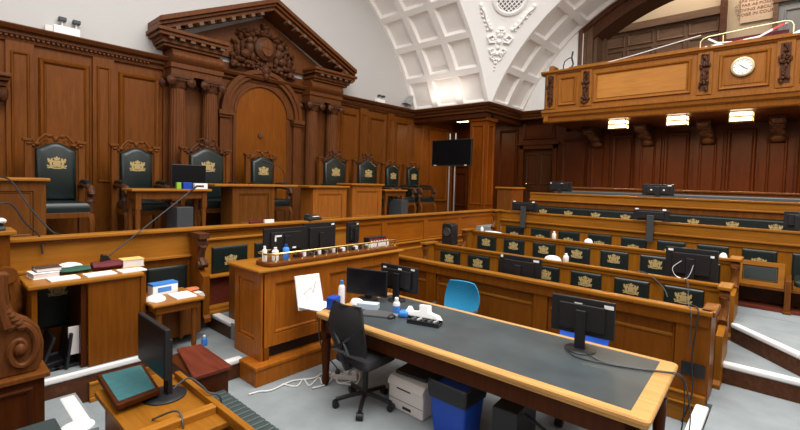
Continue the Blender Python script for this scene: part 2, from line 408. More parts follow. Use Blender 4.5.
# rest of the room behind and to the right of the viewer
struct(MB().box(4.2, 4.35, -4, 14, 0, 3.2), 'wall_right', WALLW)
struct(MB().box(4.2, 4.35, -4, 14, 3.2, 7.5), 'wall_right.001', PLAST)
struct(MB().box(-8.7, 4.2, -4.15, -4, 0, 3.2), 'wall_front', WALLW)
struct(MB().box(-8.7, 4.2, -4.15, -4, 3.2, 7.5), 'wall_front.001', PLAST)

# ================================================================ PORTICO
po = thing('judge_portico', 'carved oak portico with fluted columns, broken pediment and royal arms on the bench wall', 'portico', (-8.6, 4.975, 1.1))
W = lambda X, Y, Z: (X+8.6, Y-4.975, Z-1.1)
cY = 4.975
mb = MB(); P = lambda u, v, w: W(-8.6+w, u, v)
mb.fbox(P, 3.0, 6.95, 1.1, 4.4, .0, .06)
# tympanum
tri = [(2.95, 4.5), (7.0, 4.5), (cY, 5.5)]
mb.prism([(a-cY, b-1.1) for a, b in tri], 'yz', .0, .1)
mb.done('back_panel', PORT, po)
def column(y):
    mb = MB(); X = -8.38
    prof = []
    R = []
    for z, r in ((1.75, .145), (2.5, .147), (3.2, .14), (3.68, .125)):
        ring = []
        for i in range(48):
            a = 2*PI*i/48; rr = r*(1-.07*(i % 3 == 1)); ring.append(Vector(W(X+rr*math.cos(a), y+rr*math.sin(a), z)))
        R.append(ring)
    mb.loops(R)
    c = mb.done('column', PORT, po)
    b = MB().lathe(W(X, y, 0), [(.2, 1.5), (.2, 1.58), (.175, 1.6), (.19, 1.64), (.165, 1.68), (.175, 1.72), (.15, 1.76)], 20)
    x, yy, z = W(X, y, 1.1); b.box(x-.21, x+.21, yy-.21, yy+.21, 0, .42)
    b.done('column_base', PORT, c, smooth=True)
    k = MB().lathe(W(X, y, 0), [(.125, 3.66), (.15, 3.69), (.15, 3.73), (.17, 3.78), (.2, 3.84)], 20)
    x, yy, z = W(X, y, 3.84); k.box(x-.2, x+.2, yy-.2, yy+.2, z, z+.05)
    for s in (-1, 1):
        for d in (-1, 1):
            cx, cy, cz = x+d*.15, yy+s*.17, z-.055
            k.lathe((cx-.03 if d < 0 else cx+.0, cy, cz), [(.03, -.01), (.075, 0), (.08, .03), (.055, .045), (.03, .06), (.012, .07)], 14, 'x')
    for q in range(5): k.ball((x+.17, yy-.1+.05*q, z-.03), .028, 6, 4)
    k.done('capital', DARKW, c, smooth=True)
for y in (3.19, 3.78, 6.17, 6.76): column(y)
for s in (-1, 1):
    yc = cY+s*1.49; h = .46
    e = MB(); P = lambda u, v, w: W(-8.6+w, u, v)
    e.fbox(P, yc-h, yc+h, 3.9, 4.02, 0, .36); e.fbox(P, yc-h-.02, yc+h+.02, 4.02, 4.1, 0, .39)
    # bulging pulvinated frieze
    R = []
    for u in (yc-h, yc+h): R.append([W(-8.6+w, u, v) for w, v in [(0, 4.1)] + [(.36+.08*math.sin(PI*k/8), 4.1+.25*k/8) for k in range(9)] + [(0, 4.35)]])
    e.loops(R)
    e.done('entablature', PORT, po)
    c = MB(); a0, a1 = (yc-h-.3, yc+h+.04) if s < 0 else (yc-h-.04, yc+h+.3)
    for z0, z1, g, w in ((4.35, 4.4, .0, .42), (4.4, 4.46, .04, .46), (4.5, 4.56, .12, .56), (4.56, 4.62, .16, .6)):
        l = a0+.16-g if s < 0 else a0+.1-g*.6; r = a1-.1+g*.6 if s < 0 else a1-.16+g
        c.fbox(P, l, r, z0, z1, 0, w)
    c.fbox(P, a0+.1, a1-.1, 4.45, 4.52, 0, .46)
    c.done('bed_cornice', PORT, po, .006)
    for k in range(6):
        u = a0+.2+k*.18; MB().fbox(P, u, u+.08, 4.455, 4.51, .4, .55).done('modillion', GREYW, po)
# raking cornice
for s in (-1, 1):
    e0 = Vector((cY+s*2.22, 4.6)); e1 = Vector((cY, 5.6)); d = (e1-e0).normalized(); nn = Vector((-d.y, d.x)); nn = nn if nn.y > 0 else -nn
    m = MB()
    for t0, t1, w in ((-.04, .03, .5), (.03, .08, .56), (.08, .16, .62)):
        q = []
        for p, t in ((e0, t0), (e0, t1), (e1, t1), (e1, t0)):
            v = p + nn*t
            if p is e1: v = Vector((cY, e1.y + t/nn.y))
            else: v = Vector((e0.x - s*0 , e0.y + t/nn.y))
            q.append((v.x-cY, v.y-1.1))
        m.prism(q, 'yz', 0, w)
    m.done('raking_cornice', PORT, po, .008)
    for i in range(9):
        c = e0 + d*(.3+i*.22) - nn*.07
        MB().obox(W(-8.1, c.x, c.y), (.16, .08, .06), Matrix(((1, 0, 0), (0, d.x, nn.x), (0, d.y, nn.y)))).done('modillion', GREYW, po)
# arch
def ringseg(mb, r0, r1, w0, w1, zc=3.42, n=24):
    R = []
    for i in range(n+1):
        a = PI*i/n; c, s = math.cos(a), math.sin(a)
        R.append([W(-8.6+w, cY+r*c, zc+r*s) for r, w in ((r0, w0), (r0, w1), (r1, w1), (r1, w0))])
    mb.loops(R)
m = MB(); ringseg(m, .78, .92, .05, .17); ringseg(m, .86, .95, .05, .2); ringseg(m, .6, .66, .05, .12); ringseg(m, .66, .78, .05, .1)
for s in (-1, 1):
    m.fbox(P, cY+s*.86-.1, cY+s*.86+.1, 1.1, 3.36, .05, .14)
    m.fbox(P, cY+s*.86-.15, cY+s*.86+.15, 3.33, 3.42, .05, .22); m.fbox(P, cY+s*.86-.13, cY+s*.86+.13, 3.28, 3.33, .05, .18)
    m.fbox(P, cY+s*.63-.03, cY+s*.63+.03, 1.1, 3.42, .05, .1)
m.done('arch', PORT, po, .006)
a = MB(); pts = [(-.6, .3)] + [(.6*math.cos(t), 2.32+.6*math.sin(t)) for t in [PI-PI*k/24 for k in range(25)]] + [(.6, .3)]
a.prism(pts, 'yz', .06, .085); a.done('arch_panel', ARCHW, po)
r = MB()
for i in range(6):
    t = PI*i/3; r.obox(W(-8.49, cY-.05+.03*math.cos(t), 3.0+.03*math.sin(t)), (.03, .045, .03), Matrix.Rotation(t, 3, 'X'))
r.ball(W(-8.48, cY-.05, 3.0), .025); r.done('rosette', GREYW, po)
# royal arms: shield, crown, two beasts, ribbon, mantling
def blob(mb, y, z, ry, rz, w=.1, d=.09): mb.ball(W(-8.6+w, cY+y, z), (d, ry, rz), 10, 6)
g = MB()
g.lathe(W(-8.48, cY, 4.82), [(.21, 0), (.25, .03), (.245, .07), (.2, .1), (.17, .12), (.12, .14), (.02, .15)], 24, 'x')
for s in (-1, 1):
    for (y, z, ry, rz, w) in ((.34, 4.78, .1, .14, .13), (.43, 4.64, .12, .1, .13), (.36, 4.93, .09, .09, .15), (.42, 5.0, .07, .05, .16), (.5, 4.8, .05, .13, .1), (.54, 4.97, .06, .08, .1), (.28, 4.62, .06, .1, .12), (.6, 4.66, .05, .16, .1), (.66, 4.82, .07, .05, .1), (.3, 5.06, .08, .06, .12), (.2, 5.12, .08, .06, .13), (.38, 5.12, .1, .05, .1), (.48, 5.07, .07, .05, .1), (.55, 4.5, .13, .06, .11), (.36, 4.46, .12, .07, .12), (.66, 4.4, .1, .08, .1), (.72, 4.56, .06, .07, .1)): blob(g, s*y, z, ry, rz, w)
    for k in range(7): g.tube([W(-8.5, cY+s*(.26+.07*k), 5.08-.1*k), W(-8.43, cY+s*(.3+.07*k), 5.13-.1*k), W(-8.48, cY+s*(.36+.06*k), 5.06-.1*k), W(-8.45, cY+s*(.33+.06*k), 5.0-.1*k)], .022, 6)
    for k in range(5): blob(g, s*(.28+.11*k), 4.4-.015*k, .05, .045, .16, .06)
for (y, z, ry, rz) in ((0, 5.1, .14, .05), (-.09, 5.15, .05, .06), (.09, 5.15, .05, .06), (0, 5.18, .05, .07), (0, 5.26, .09, .05), (-.06, 5.3, .04, .05), (.06, 5.3, .05, .05)): blob(g, y, z, ry, rz, .14)
for k in range(9): blob(g, -.4+.1*k, 4.36+.025*abs(k-4), .05, .04, .17, .06)
blob(g, 0, 4.36, .1, .13, .18, .1); blob(g, 0, 4.24, .07, .1, .2, .08)
for k in range(150):
    a = random.uniform(0, 2*PI); q = random.uniform(.28, 1); y, z = .74*q*math.cos(a), 4.8+.46*q*math.sin(a)
    if (y/.74)**2+((z-4.8)/.46)**2 < 1 and not (abs(y) < .2 and 4.6 < z < 5.04): g.ball(W(-8.6+random.uniform(.1, .17), cY+y, z), (.045, random.uniform(.02, .05), random.uniform(.02, .05)), 6, 4)
g.done('royal_arms', DARKW, po, smooth=True)
sh = MB(); sh.prism([(.13*math.cos(t), 3.72+.17*math.sin(t)) for t in [2*PI*k/24 for k in range(24)]], 'yz', .2, .27); sh.prism([(-.012, 3.56), (.012, 3.56), (.012, 3.88), (-.012, 3.88)], 'yz', .2, .28); sh.prism([(-.12, 3.71), (.12, 3.71), (.12, 3.73), (-.12, 3.73)], 'yz', .2, .28)
sh.done('shield', PORT, po, .006)
# carved bracket cut by the left edge of the view
cb = MB()
for z0, z1, w in ((3.42, 3.47, .34), (3.37, 3.42, .28), (3.3, 3.37, .2)): cb.box(-8.55, -8.55+w, .38, .8+.1*(w/.34), z0, z1)
bo = cb.done('wall_bracket', PORT, None, .01); tag(bo, 'carved wooden wall bracket with scrolled foot at far left of the panelling', 'bracket')
sc = MB()
for k in range(5): sc.ball((-8.44, .5+.08*k, 3.2-.03*(k % 2)), (.09, .07, .12), 8, 5)
sc.ball((-8.46, .72, 3.07), (.07, .09, .09)); sc.done('scroll', DARKW, bo, smooth=True)
#PART3
# ================================================================ JUDGES' BENCH
# ---- throne chairs (face +X); origin on the floor
def throne(name, label, loc, w=.70, hgt=1.46, lw=.47, big=False):
    t = thing(name, label, 'chair', loc, 0, 'throne chairs along the bench wall')
    h = w/2; b = -.30
    fr = MB()
    for s in (-1, 1):
        fr.box(b-.06, b+.03, s*(h-.04)-.04, s*(h-.04)+.04, .0, hgt-.01); fr.box(b-.08, b+.05, s*(h-.04)-.06, s*(h-.04)+.06, hgt-.03, hgt+.01)
    fr.box(b-.06, b+.0, -h+.05, h-.05, .4, hgt-.06)
    fr.done('back_frame', OAKR, t, .006)
    top = MB()
    z0 = hgt-.06; k = lw/2
    for s in (-1, 1):
        pts = [(b+.0, s*h*.92, z0), (b+.02, s*h*.7, z0-.03), (b+.02, s*h*.55, z0+.06), (b+.02, s*h*.34, z0+.14), (b+.02, s*h*.14, z0+.13), (b+.02, s*h*.02, z0+.08)]
        top.tube(pts, .021, 8)
        top.ball((b+.03, s*h*.62, z0+.0), (.025, .04, .028)); top.ball((b+.03, s*h*.2, z0+.12), (.025, .045, .03)); top.ball((b+.03, s*h*.86, z0-.0), (.025, .04, .022)); top.tube([(b+.03, s*h*.5, z0+.02), (b+.04, s*h*.38, z0+.07), (b+.04, s*h*.26, z0+.05), (b+.04, s*h*.3, z0+.02)], .016, 6); top.tube([(b+.03, s*h*.7, z0+.02), (b+.04, s*h*.78, z0+.05), (b+.04, s*h*.84, z0+.03)], .014, 6)
    top.ball((b+.03, 0, z0+.08), (.03, .035, .045))
    if big:
        for s in (-1, 1): top.tube([(b+.02, s*.12, z0+.12), (b+.03, s*.17, z0+.2), (b+.03, s*.08, z0+.235), (b+.02, s*.03, z0+.16)], .024, 7)
        top.ball((b+.03, 0, z0+.17), (.03, .05, .07))
    top.done('carved_crest_rail', DARKW if big else OAKR, t, smooth=True)
    pad = MB(); zt = hgt-.13; n = 10
    out = [(-k, .58), (k, .58)] + [(k - 2*k*i/n, zt + (.10 if not big else .14)*(math.sin(PI*i/n)**1.6)) for i in range(n+1)]
    rings = []
    for ins, x in ((0, b+.0), (.0, b+.045), (.02, b+.075), (.05, b+.085)):
        cz = (.58+zt)/2; rings.append([(x, y*(1-ins/k), cz+(z-cz)*(1-ins/(zt-cz))) for y, z in out])
    pad.loops(rings)
    p = pad.done('back_pad', LEATH, t, smooth=True)
    crest(p, (b+.086, 0, zt-.2), PI/2, 1.25 if not big else 1.4)
    st = MB(); rings = []
    for ins, z in ((.01, .44), (0, .48), (0, .53), (.03, .57), (.1, .585)): rings.append([(b+.03+ins*.3, -h+.07+ins, z), (.33-ins, -h+.07+ins, z), (.33-ins, h-.07-ins, z), (b+.03+ins*.3, h-.07-ins, z)])
    st.loops(rings); st.done('seat', LEATH, t, smooth=True)
    ap = MB().box(b, .32, -h+.06, h-.06, .36, .44); ap.done('seat_rail', OAKR, t, .008)
    for s in (-1, 1):
        a = MB(); y = s*(h-.05)
        a.tube([(b+.0, y, .80), (b+.2, y, .82), (.2, y, .80), (.31, y, .78), (.34, y, .71), (.28, y, .69)], .042, 8)
        a.lathe((.25, y, 0), [(.034, .4), (.055, .46), (.034, .52), (.06, .59), (.032, .65), (.05, .71), (.034, .78)], 12)
        ar = a.done('arm', DARKW, t, smooth=True)
        MB().tube([(b+.08, y, .86), (b+.2, y, .87), (.18, y, .86)], .036, 8).done('arm_pad', LEATH, ar, smooth=True)
        l = MB(); l.tube([(.28, y, .4), (.34, y, .3), (.31, y, .15), (.27, y, .06), (.31, y, .015)], .04, 8); l.ball((.32, y, .03), (.05, .035, .03)); l.done('leg', OAKR, t, smooth=True)
        l = MB(); l.tube([(b+.0, y, .36), (b-.02, y, .18), (b-.07, y, .0)], .03, 8); l.done('leg', OAKR, t, smooth=True)
    return t
FZ = 1.1; CX = -7.75
A = throne('throne_chair', 'leather throne chair with crest at far left, nearest the panelled left desk', (CX, 1.355, FZ))
dup(A, (CX, 2.406, FZ), 0, 'second throne chair from the left, behind the small open-legged bench table')
dup(A, (CX, 4.694, FZ), 0, 'narrow throne chair under the arch, behind the wide closed bench desk')
dup(A, (CX, 8.563, FZ), 0, 'second throne chair from the right end of the bench')
dup(A, (CX, 9.427, FZ), 0, 'rightmost throne chair on the bench, next to the television stand')
B = throne('throne_chair', 'tall throne chair with high carved scroll top behind the bench computer monitor', (CX, 3.565, FZ), .9, 1.5, .62, True)
dup(B, (CX, 6.579, FZ), 0, 'tall carved throne chair behind the left one of the paired square desks')
dup(B, (CX, 7.640, FZ), 0, 'tall carved throne chair behind the right one of the paired square desks')
# ---- desks on the bench
def bench_desk(label, y0, y1, ztop, b0, b1, x0=-7.3, x1=-6.9, M=None):
    M = M or LECT
    t = thing('bench_desk', label, 'desk', (x1, (y0+y1)/2, FZ), 0, 'desks on the judges bench')
    o = lambda x, y, z: (x-x1, y-(y0+y1)/2, z-FZ); h = ztop-FZ
    P = lambda u, v, w: o(x1+w, u, v)
    mb = MB(); a, b_, _ = o(x0, b0, 0), o(x1-.02, b1, 0), 0
    mb.box(a[0], b_[0], a[1], b_[1], 0, h-.04)
    mb.done('body', M, t, .004)
    f = MB().frame(lambda u, v, w: o(x1-.0+w, u, v), b0, b1, FZ+.0, ztop-.04, [(b0+.12, b1-.12)], FZ+.2, ztop-.16, .02, .01); f.done('front_panel', M, t)
    a, b_ = o(x0-.04, y0, 0), o(x1+.07, y1, 0)
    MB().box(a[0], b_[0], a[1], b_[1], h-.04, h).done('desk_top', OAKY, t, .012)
    return t
bench_desk('wide panelled oak bench desk in the middle, under the arch', 3.17, 4.75, 1.975, 3.49, 4.28)
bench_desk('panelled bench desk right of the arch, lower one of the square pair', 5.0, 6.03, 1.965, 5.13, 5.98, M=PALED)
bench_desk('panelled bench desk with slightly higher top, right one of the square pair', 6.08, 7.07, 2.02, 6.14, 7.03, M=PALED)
bench_desk('panelled bench desk at far left in front of the first throne chair', -.6, 1.1, 2.02, -.5, 1.06)
def bench_table(label, y0, y1, ztop, x0=-7.3, x1=-6.9, ap=.15):
    t = thing('bench_table', label, 'table', ((x0+x1)/2, (y0+y1)/2, FZ), 0, 'open tables on the judges bench')
    w, d, h = (y1-y0)/2, (x1-x0)/2, ztop-FZ
    MB().box(-d-.03, d+.04, -w, w, h-.035, h).done('table_top', OAKY, t, .01)
    MB().box(-d+.02, d-.02, -w+.06, w-.06, h-ap, h-.035).done('apron', OAKR, t, .004)
    for sx in (-1, 1):
        for sy in (-1, 1):
            x, y = sx*(d-.04), sy*(w-.1); m = MB().box(x-.035, x+.035, y-.035, y+.035, h-.3, h-.035); m.lathe((x, y, 0), [(.02, 0), (.032, .04), (.026, .1), (.036, .4), (.03, h-.36), (.036, h-.32), (.03, h-.3)], 12); m.done('leg', OAKR, t, smooth=True)
    return t
bench_table('small open-legged bench table with the computer monitor on it', 2.0, 3.14, 1.89)
bench_table('small open-legged bench table in front of the two rightmost throne chairs', 7.12, 7.9, 1.89)
# ---- monitors: back of the housing faces -Y in local space when rz = 0 and screen faces +Y
def monitor(label, loc, rz, w=.55, h=.32, cz=.30, base=True, tilt=0, name='computer_monitor', stickers=((.18, .11, .05, .03), (-.02, .09, .06, .025)), group=None, basew=.13, dx=0):
    t = thing(name, label, 'monitor', loc, rz, group)
    T = Matrix.Rotation(tilt, 3, 'X')
    def bx(mb, x0, x1, y0, y1, z0, z1): 
        c = Vector(((x0+x1)/2, (y0+y1)/2, (z0+z1)/2)); c = T @ c + Vector((dx, 0, cz)); mb.obox(c, (x1-x0, y1-y0, z1-z0), T); return mb
    hb = MB(); bx(hb, -w/2, w/2, -.015, .018, -h/2, h/2); bx(hb, -w*.36, w*.36, -.04, -.01, -h*.36, h*.34)
    ho = hb.done('housing', BLACK, t, .006)
    bx(MB(), -w/2+.012, w/2-.012, .0185, .0205, -h/2+.018, h/2-.012).done('screen', SCREEN, t)
    for k, (x, z, a, b) in enumerate(stickers): bx(MB(), x-a/2, x+a/2, -.0425 if abs(x)+a/2 < w*.36 and abs(z)+b/2 < h*.34 else -.0165, -.0395 if abs(x)+a/2 < w*.36 and abs(z)+b/2 < h*.34 else -.0145, z-b/2, z+b/2).done('label_sticker', WHITE, ho)
    if base:
        st = MB().box(-.04, .04, -.065, -.035, .012, cz+.06); st.done('stand_neck', BLACK, t, .005)
        MB().lathe((0, -.03, 0), [(basew, 0), (basew, .008), (basew*.9, .016), (.02, .02)], 28).done('stand_base', BLACK, t, smooth=True)
    return t
monitor('black monitor on the small bench table in front of a tall throne', (-7.12, 2.88, 1.89), -PI/2-.1, .52, .36, .2, stickers=((.14, .14, .09, .03), (-.17, .12, .03, .05)))
def box_thing(name, label, cat, c, s, mat, rz=0, bev=.004, group=None):
    o = MB().box(-s[0]/2, s[0]/2, -s[1]/2, s[1]/2, 0, s[2]).done(name, mat, None, bev); o.location = c; o.rotation_euler = (0, 0, rz); return tag(o, label, cat, group)
box_thing('pen_tub', 'lime green tub on the small bench table', 'tub', (-6.95, 2.66, 1.89), (.06, .06, .1), GREENL)
box_thing('tissue_box', 'bright blue box on the small bench table beside the green tub', 'box', (-6.95, 2.78, 1.89), (.1, .13, .1), BLUEB)
tb = box_thing('tissue_pack', 'white paper pack on the small bench table beside the blue box', 'box', (-6.93, 2.98, 1.89), (.08, .2, .09), WHITE); MB().box(-.041, .041, -.06, .04, .03, .06).done('printed_band', MAROON, tb)
box_thing('computer_tower', 'dark grey computer tower standing under the small bench table', 'computer', (-7.0, 2.7, FZ), (.42, .24, .52), GREYP, 0, .01)
box_thing('computer_tower', 'dark computer tower standing under the table in front of the rightmost thrones', 'computer', (-6.9, 7.62, FZ), (.42, .24, .56), GREYP, 0, .01)
def mic(label, loc, pts, parent=None):
    t = thing('gooseneck_microphone', label, 'microphone', loc)
    MB().lathe((0, 0, 0), [(.07, 0), (.07, .02), (.03, .035), (.012, .05)], 16).done('base', BLACK, t, smooth=True)
    MB().tube([(0, 0, .04)] + pts[:-1], .007).done('stem', BLACK, t, smooth=True)
    MB().cyl(pts[-2], pts[-1], .014, .016).done('microphone_head', BLACK, t, smooth=True)
mic('gooseneck microphone bent over the wide bench desk under the arch', (-7.0, 4.55, 1.975), [(0, 0, .18), (0, -.03, .26), (0, -.12, .34), (-.05, -.24, .38), (-.1, -.4, .43)])
tv = thing('television_stand', 'large black television on a twin pole stand in the alcove', 'television', (-6.6, 9.3, FZ))
MB().box(-.62, .62, -.03, .04, 1.43, 2.11).done('television', BLACK, tv, .008)
MB().box(-.6, .6, -.034, -.03, 1.46, 2.09).done('screen', SCREEN, tv)
MB().box(-.54, -.46, -.036, -.033, 1.435, 1.45).box(.42, .5, -.036, -.033, 1.435, 1.452).done('label_sticker', WHITE, tv)
for x in (-.12, .06): MB().cyl((x, .08, .03), (x, .08, 2.28), .022).done('pole', SILV, tv, smooth=True)
MB().box(-.4, .4, -.25, .35, 0, .05).done('base', BLACK, tv, .01)
# ---- the long oak bench front with seats, pads and ledges
bf = thing('judges_bench_partition', 'long golden oak front of the judges bench with top rail and panels', 'bench front', (-5.4, 4.6, 0))
o = lambda x, y, z: (x+5.4, y-4.6, z)
P = lambda u, v, w: o(-5.4+w, u, v)
def fb(u0, u1, v0, v1, w0, w1, name, mat, bev=.006): return MB().fbox(P, u0, u1, v0, v1, w0, w1).done(name, mat, bf, bev)
fb(.5, 9.58, 1.425, 1.465, -.12, .04, 'top_rail', OAKY, .01)
fb(.5, 9.58, 1.395, 1.425, -.1, .015, 'rail_moulding', OAKR)
fb(.5, 2.28, .3, 1.4, -.06, -.02, 'back_board', OAKY)
fb(2.28, 9.58, .39, 1.4, -.08, -.045, 'back_board', OAKY)
fb(.5, 2.2, 1.12, 1.15, -.02, .06, 'ledge', OAKY)
fb(.5, 2.2, .3, 1.12, -.02, .01, 'seat_back', OAKZ)
fb(2.3, 4.75, 1.29, 1.32, -.03, .035, 'ledge', OAKY)
fb(2.3, 4.75, .39, 1.29, -.03, -.005, 'seat_back', OAKY)
m = MB().frame(lambda u, v, w: o(-5.43+w, u, v), 4.75, 9.58, .8, 1.395, [(4.9, 5.55), (5.68, 6.75), (6.88, 7.95), (8.07, 9.4)], .95, 1.33, .025, .01); m.done('panelled_front', OAKB, bf)
fb(4.75, 9.58, .92, .95, -.03, .05, 'ledge', OAKY); fb(4.75, 9.58, .8, .83, -.03, .07, 'ledge', OAKY); fb(4.75, 9.5, .39, .8, -.03, .06, 'plinth', OAKB)
def pad(parent, P, u0, u1, v0, v1, cs=.9, cz=None, rz=PI/2, cl=None, d=.035):
    p = cushion(MB(), P, u0, u1, v0, v1, d).done('back_pad', LEATH, parent, 0, False)
    if cs:
        l = P((u0+u1)/2, cz if cz else v0+(v1-v0)*.45, d+.0005); crest(p, l, rz, cs)
    return p
Pp = lambda u, v, w: o(-5.39+w, u, v)
for a, b in ((.68, 1.14), (1.24, 1.68), (1.72, 2.16)): pad(bf, Pp, a, b, .56, 1.03, .85 if a < 1.3 else 0, .93)
Pp = lambda u, v, w: o(-5.405+w, u, v)
for a, b in ((2.47, 2.95), (3.06, 3.54), (3.65, 4.13)): pad(bf, Pp, a, b, .87, 1.2, .95)
fb(2.3, 4.6, .83, .86, -.01, .12, 'ledge', OAKY); fb(2.3, 4.6, .43, .47, -.01, .14, 'plinth', OAKY); fb(2.3, 4.6, .39, .43, -.01, .18, 'plinth', OAKY); fb(2.3, 4.6, .47, .83, -.01, .03, 'seat_front', MAHO)
s = MB(); s.box(*sum(([a, b] for a, b in zip(o(-5.39, 1.58, .3), o(-4.98, 2.16, .64))), [])); s.done('seat_box', OAKR, bf, .01)
s = MB(); s.box(*sum(([a, b] for a, b in zip(o(-5.38, 1.6, .64), o(-4.97, 2.16, .71))), [])); s.done('seat_cushion', LEATH, bf, .025)
# scrolled end panel of the left seats
e = MB(); prof = [(-5.39, .39), (-4.98, .39), (-4.98, .44), (-5.02, .47), (-5.02, .93), (-5.12, .97), (-5.2, 1.0), (-5.16, 1.1), (-5.2, 1.2), (-5.13, 1.28), (-5.14, 1.38), (-5.39, 1.4)]
e.prism([(a+5.4, b) for a, b in prof], 'xz', 2.2-4.6, 2.28-4.6); e.done('end_panel', OAKZ, bf, .006)
e = MB(); e.box(*sum(([a, b] for a, b in zip(o(-5.39, 2.18, 1.36), o(-5.08, 2.3, 1.42))), [])); 
for (x, z, r) in ((-5.17, 1.3, .05), (-5.15, 1.05, .045)): e.cyl(o(x, 2.18, z), o(x, 2.3, z), r, n=16)
e.tube([o(-5.12, 2.24, 1.28), o(-5.17, 2.24, 1.2), o(-5.18, 2.24, 1.12), o(-5.1, 2.24, 1.03)], .045, 8); e.done('scroll_bracket', DARKW, bf, smooth=True)
box_thing('pedestal_cabinet', 'plain oak pedestal at the far right end of the bench front', 'cabinet', (-5.2, 9.9, 1.1), (.4, .6, .88), OAKR, 0, .01)
pc = D.objects['pedestal_cabinet']; MB().box(-.24, .24, -.34, .34, .88, .92).done('cabinet_top', OAKY, pc, .01)
bk = MB().box(-.02, .02, -.07, .07, 0, .045).done('card_box', WHITE, None); bk.location = (-5.44, 3.3, 1.465); tag(bk, 'small white card box lying on the bench front top rail', 'box')
mr = MB().box(-.02, .02, -.1, .1, 0, .03).done('card_box', MAROON, None); mr.location = (-5.44, 3.1, 1.465); tag(mr, 'dark red small box on the bench front top rail beside the white one', 'box')
# long boom microphone resting on the left ledge
t = thing('boom_microphone', 'long thin boom microphone rising from the left bench ledge', 'microphone', (-5.33, 1.32, 1.15))
MB().prism([(-.06, 0), (.06, 0), (.0, .09), (-.05, .1)], 'yz', -.03, .03).done('base', BLACK, t, .006)
MB().tube([(0, 0, .06), (.01, .41, .4), (.02, .82, .74)], .007).done('boom', GREYP, t, smooth=True)
MB().cyl((.02, .82, .74), (.02, .93, .83), .012).done('microphone_head', BLACK, t, smooth=True)
# dark terminal on the rail in front of the middle desks
t = thing('desk_telephone', 'small black telephone console on the bench front rail below the paired desks', 'telephone', (-5.43, 4.05, 1.465), .2)
MB().prism([(-.06, 0), (.06, 0), (.06, .03), (-.06, .08)], 'xz', -.14, .14).done('console', BLACK, t, .006)
MB().box(-.05, .0, -.13, -.06, .07, .1).done('handset', GREYP, t, .012); MB().box(.0, .04, -.02, .1, .05, .058).done('display', WHITE, t)
SIGN_LINES = ('VISITORS', 'ARE REQUESTED', 'AS FAR AS POSSIBLE', 'MOVING ABOUT &', 'NOISE IN COURT')
# ================================================================ COUNSEL ROWS
def row(label, Y, ztop, zf, pads, x0, x1, pt, pb, fascia, shelf=True, ledge=None, cz=None, seats=True, zback=None, endL=True, endR=True):
    t = thing('counsel_row', label, 'pew', ((x0+x1)/2, Y, zf), 0, 'fixed oak counsel rows')
    cx = (x0+x1)/2; o = lambda x, y, z: (x-cx, y-Y, z-zf)
    P = lambda u, v, w: o(u, Y-w, v)
    def fb(u0, u1, v0, v1, w0, w1, name, mat, bev=.005): return MB().fbox(P, u0, u1, v0, v1, w0, w1).done(name, mat, t, bev)
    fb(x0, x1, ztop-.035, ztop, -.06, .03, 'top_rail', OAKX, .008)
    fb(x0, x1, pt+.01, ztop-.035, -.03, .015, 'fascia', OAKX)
    fb(x0, x1, zf, pt+.03, -.03, 0, 'back_board', STILE)
    if ledge: fb(x0, x1, ledge-.03, ledge, 0, .05, 'ledge', OAKX, .008)
    for (a, b) in pads:
        p = cushion(MB(), lambda u, v, w: P(u, v, w+.001), a, b, pb, pt, .03).done('back_pad', LEATH, t)
        crest(p, o((a+b)/2, Y-.0315, cz), 0, .92)
    if shelf: fb(x0, x1, zf+.2+.5, zf+.2+.53, -.36, -.03, 'writing_shelf', OAKX)
    if seats: 
        fb(x0, x1, zback-.05, zback+.38, .05, .42, 'seat_box', OAKR); fb(x0+.02, x1-.02, zback+.38, zback+.45, .04, .44, 'seat_cushion', LEATH, .02)
    return t, o, fb
def end_panel(t, o, x0, x1, Y, y0, ztop, z0, side, name='end_panel', zs=.4):
    # upright end with a flat cap, scroll bracket under the cap and a straight lower arm; runs from y0 (front) to Y (back)
    f = lambda y, z: (y-o(0, 0, 0)[1]*0 + o(0, y, 0)[1] - y, z)
    pr = [(Y, z0), (y0, z0), (y0, z0+.04), (y0+.05, z0+.07), (y0+.05, z0+.5), (Y-.24, z0+.56), (Y-.24, ztop-.34), (Y-.17, ztop-.2), (Y-.22, ztop-.12), (Y-.2, ztop-.03), (Y, ztop-.03)]
    m = MB(); A = [m.bm.verts.new(o(x0, a, b)) for a, b in pr]; B = [m.bm.verts.new(o(x1, a, b)) for a, b in pr]
    m.face(A); m.face(B[::-1])
    for i in range(len(pr)): m.face([A[i], A[(i+1) % len(pr)], B[(i+1) % len(pr)], B[i]])
    e = m.done(name, STILE, t, .006)
    c = MB(); a, b = o(x0-.03, Y-.27, ztop-.03), o(x1+.03, Y+.06, ztop+.005); c.box(a[0], b[0], a[1], b[1], a[2], b[2]); c.done('end_cap', OAKX, e, .008)
    s = MB(); xm = (x0+x1)/2
    for (y, z, r) in ((Y-.2, ztop-.085, .05), (Y-.23, ztop-.34, .045)): s.cyl(o(x0-.012, y, z), o(x1+.012, y, z), r, n=16)
    s.tube([o(xm, Y-.23, ztop-.09), o(xm, Y-.19, ztop-.18), o(xm, Y-.2, ztop-.26), o(xm, Y-.27, ztop-.34)], .04, 8)
    s.done('scroll_bracket', OAKR, e, smooth=True)
    MB().prism([(y0-.05-0, z0), (y0+.03, z0), (y0+.03, z0+.07), (y0-.02, z0+.06), (y0-.05, z0+.03)], 'yz', x0-.02, x1+.02)
    return e
k7 = [(-4.12+.52*k, -3.75+.52*k) for k in range(7)]
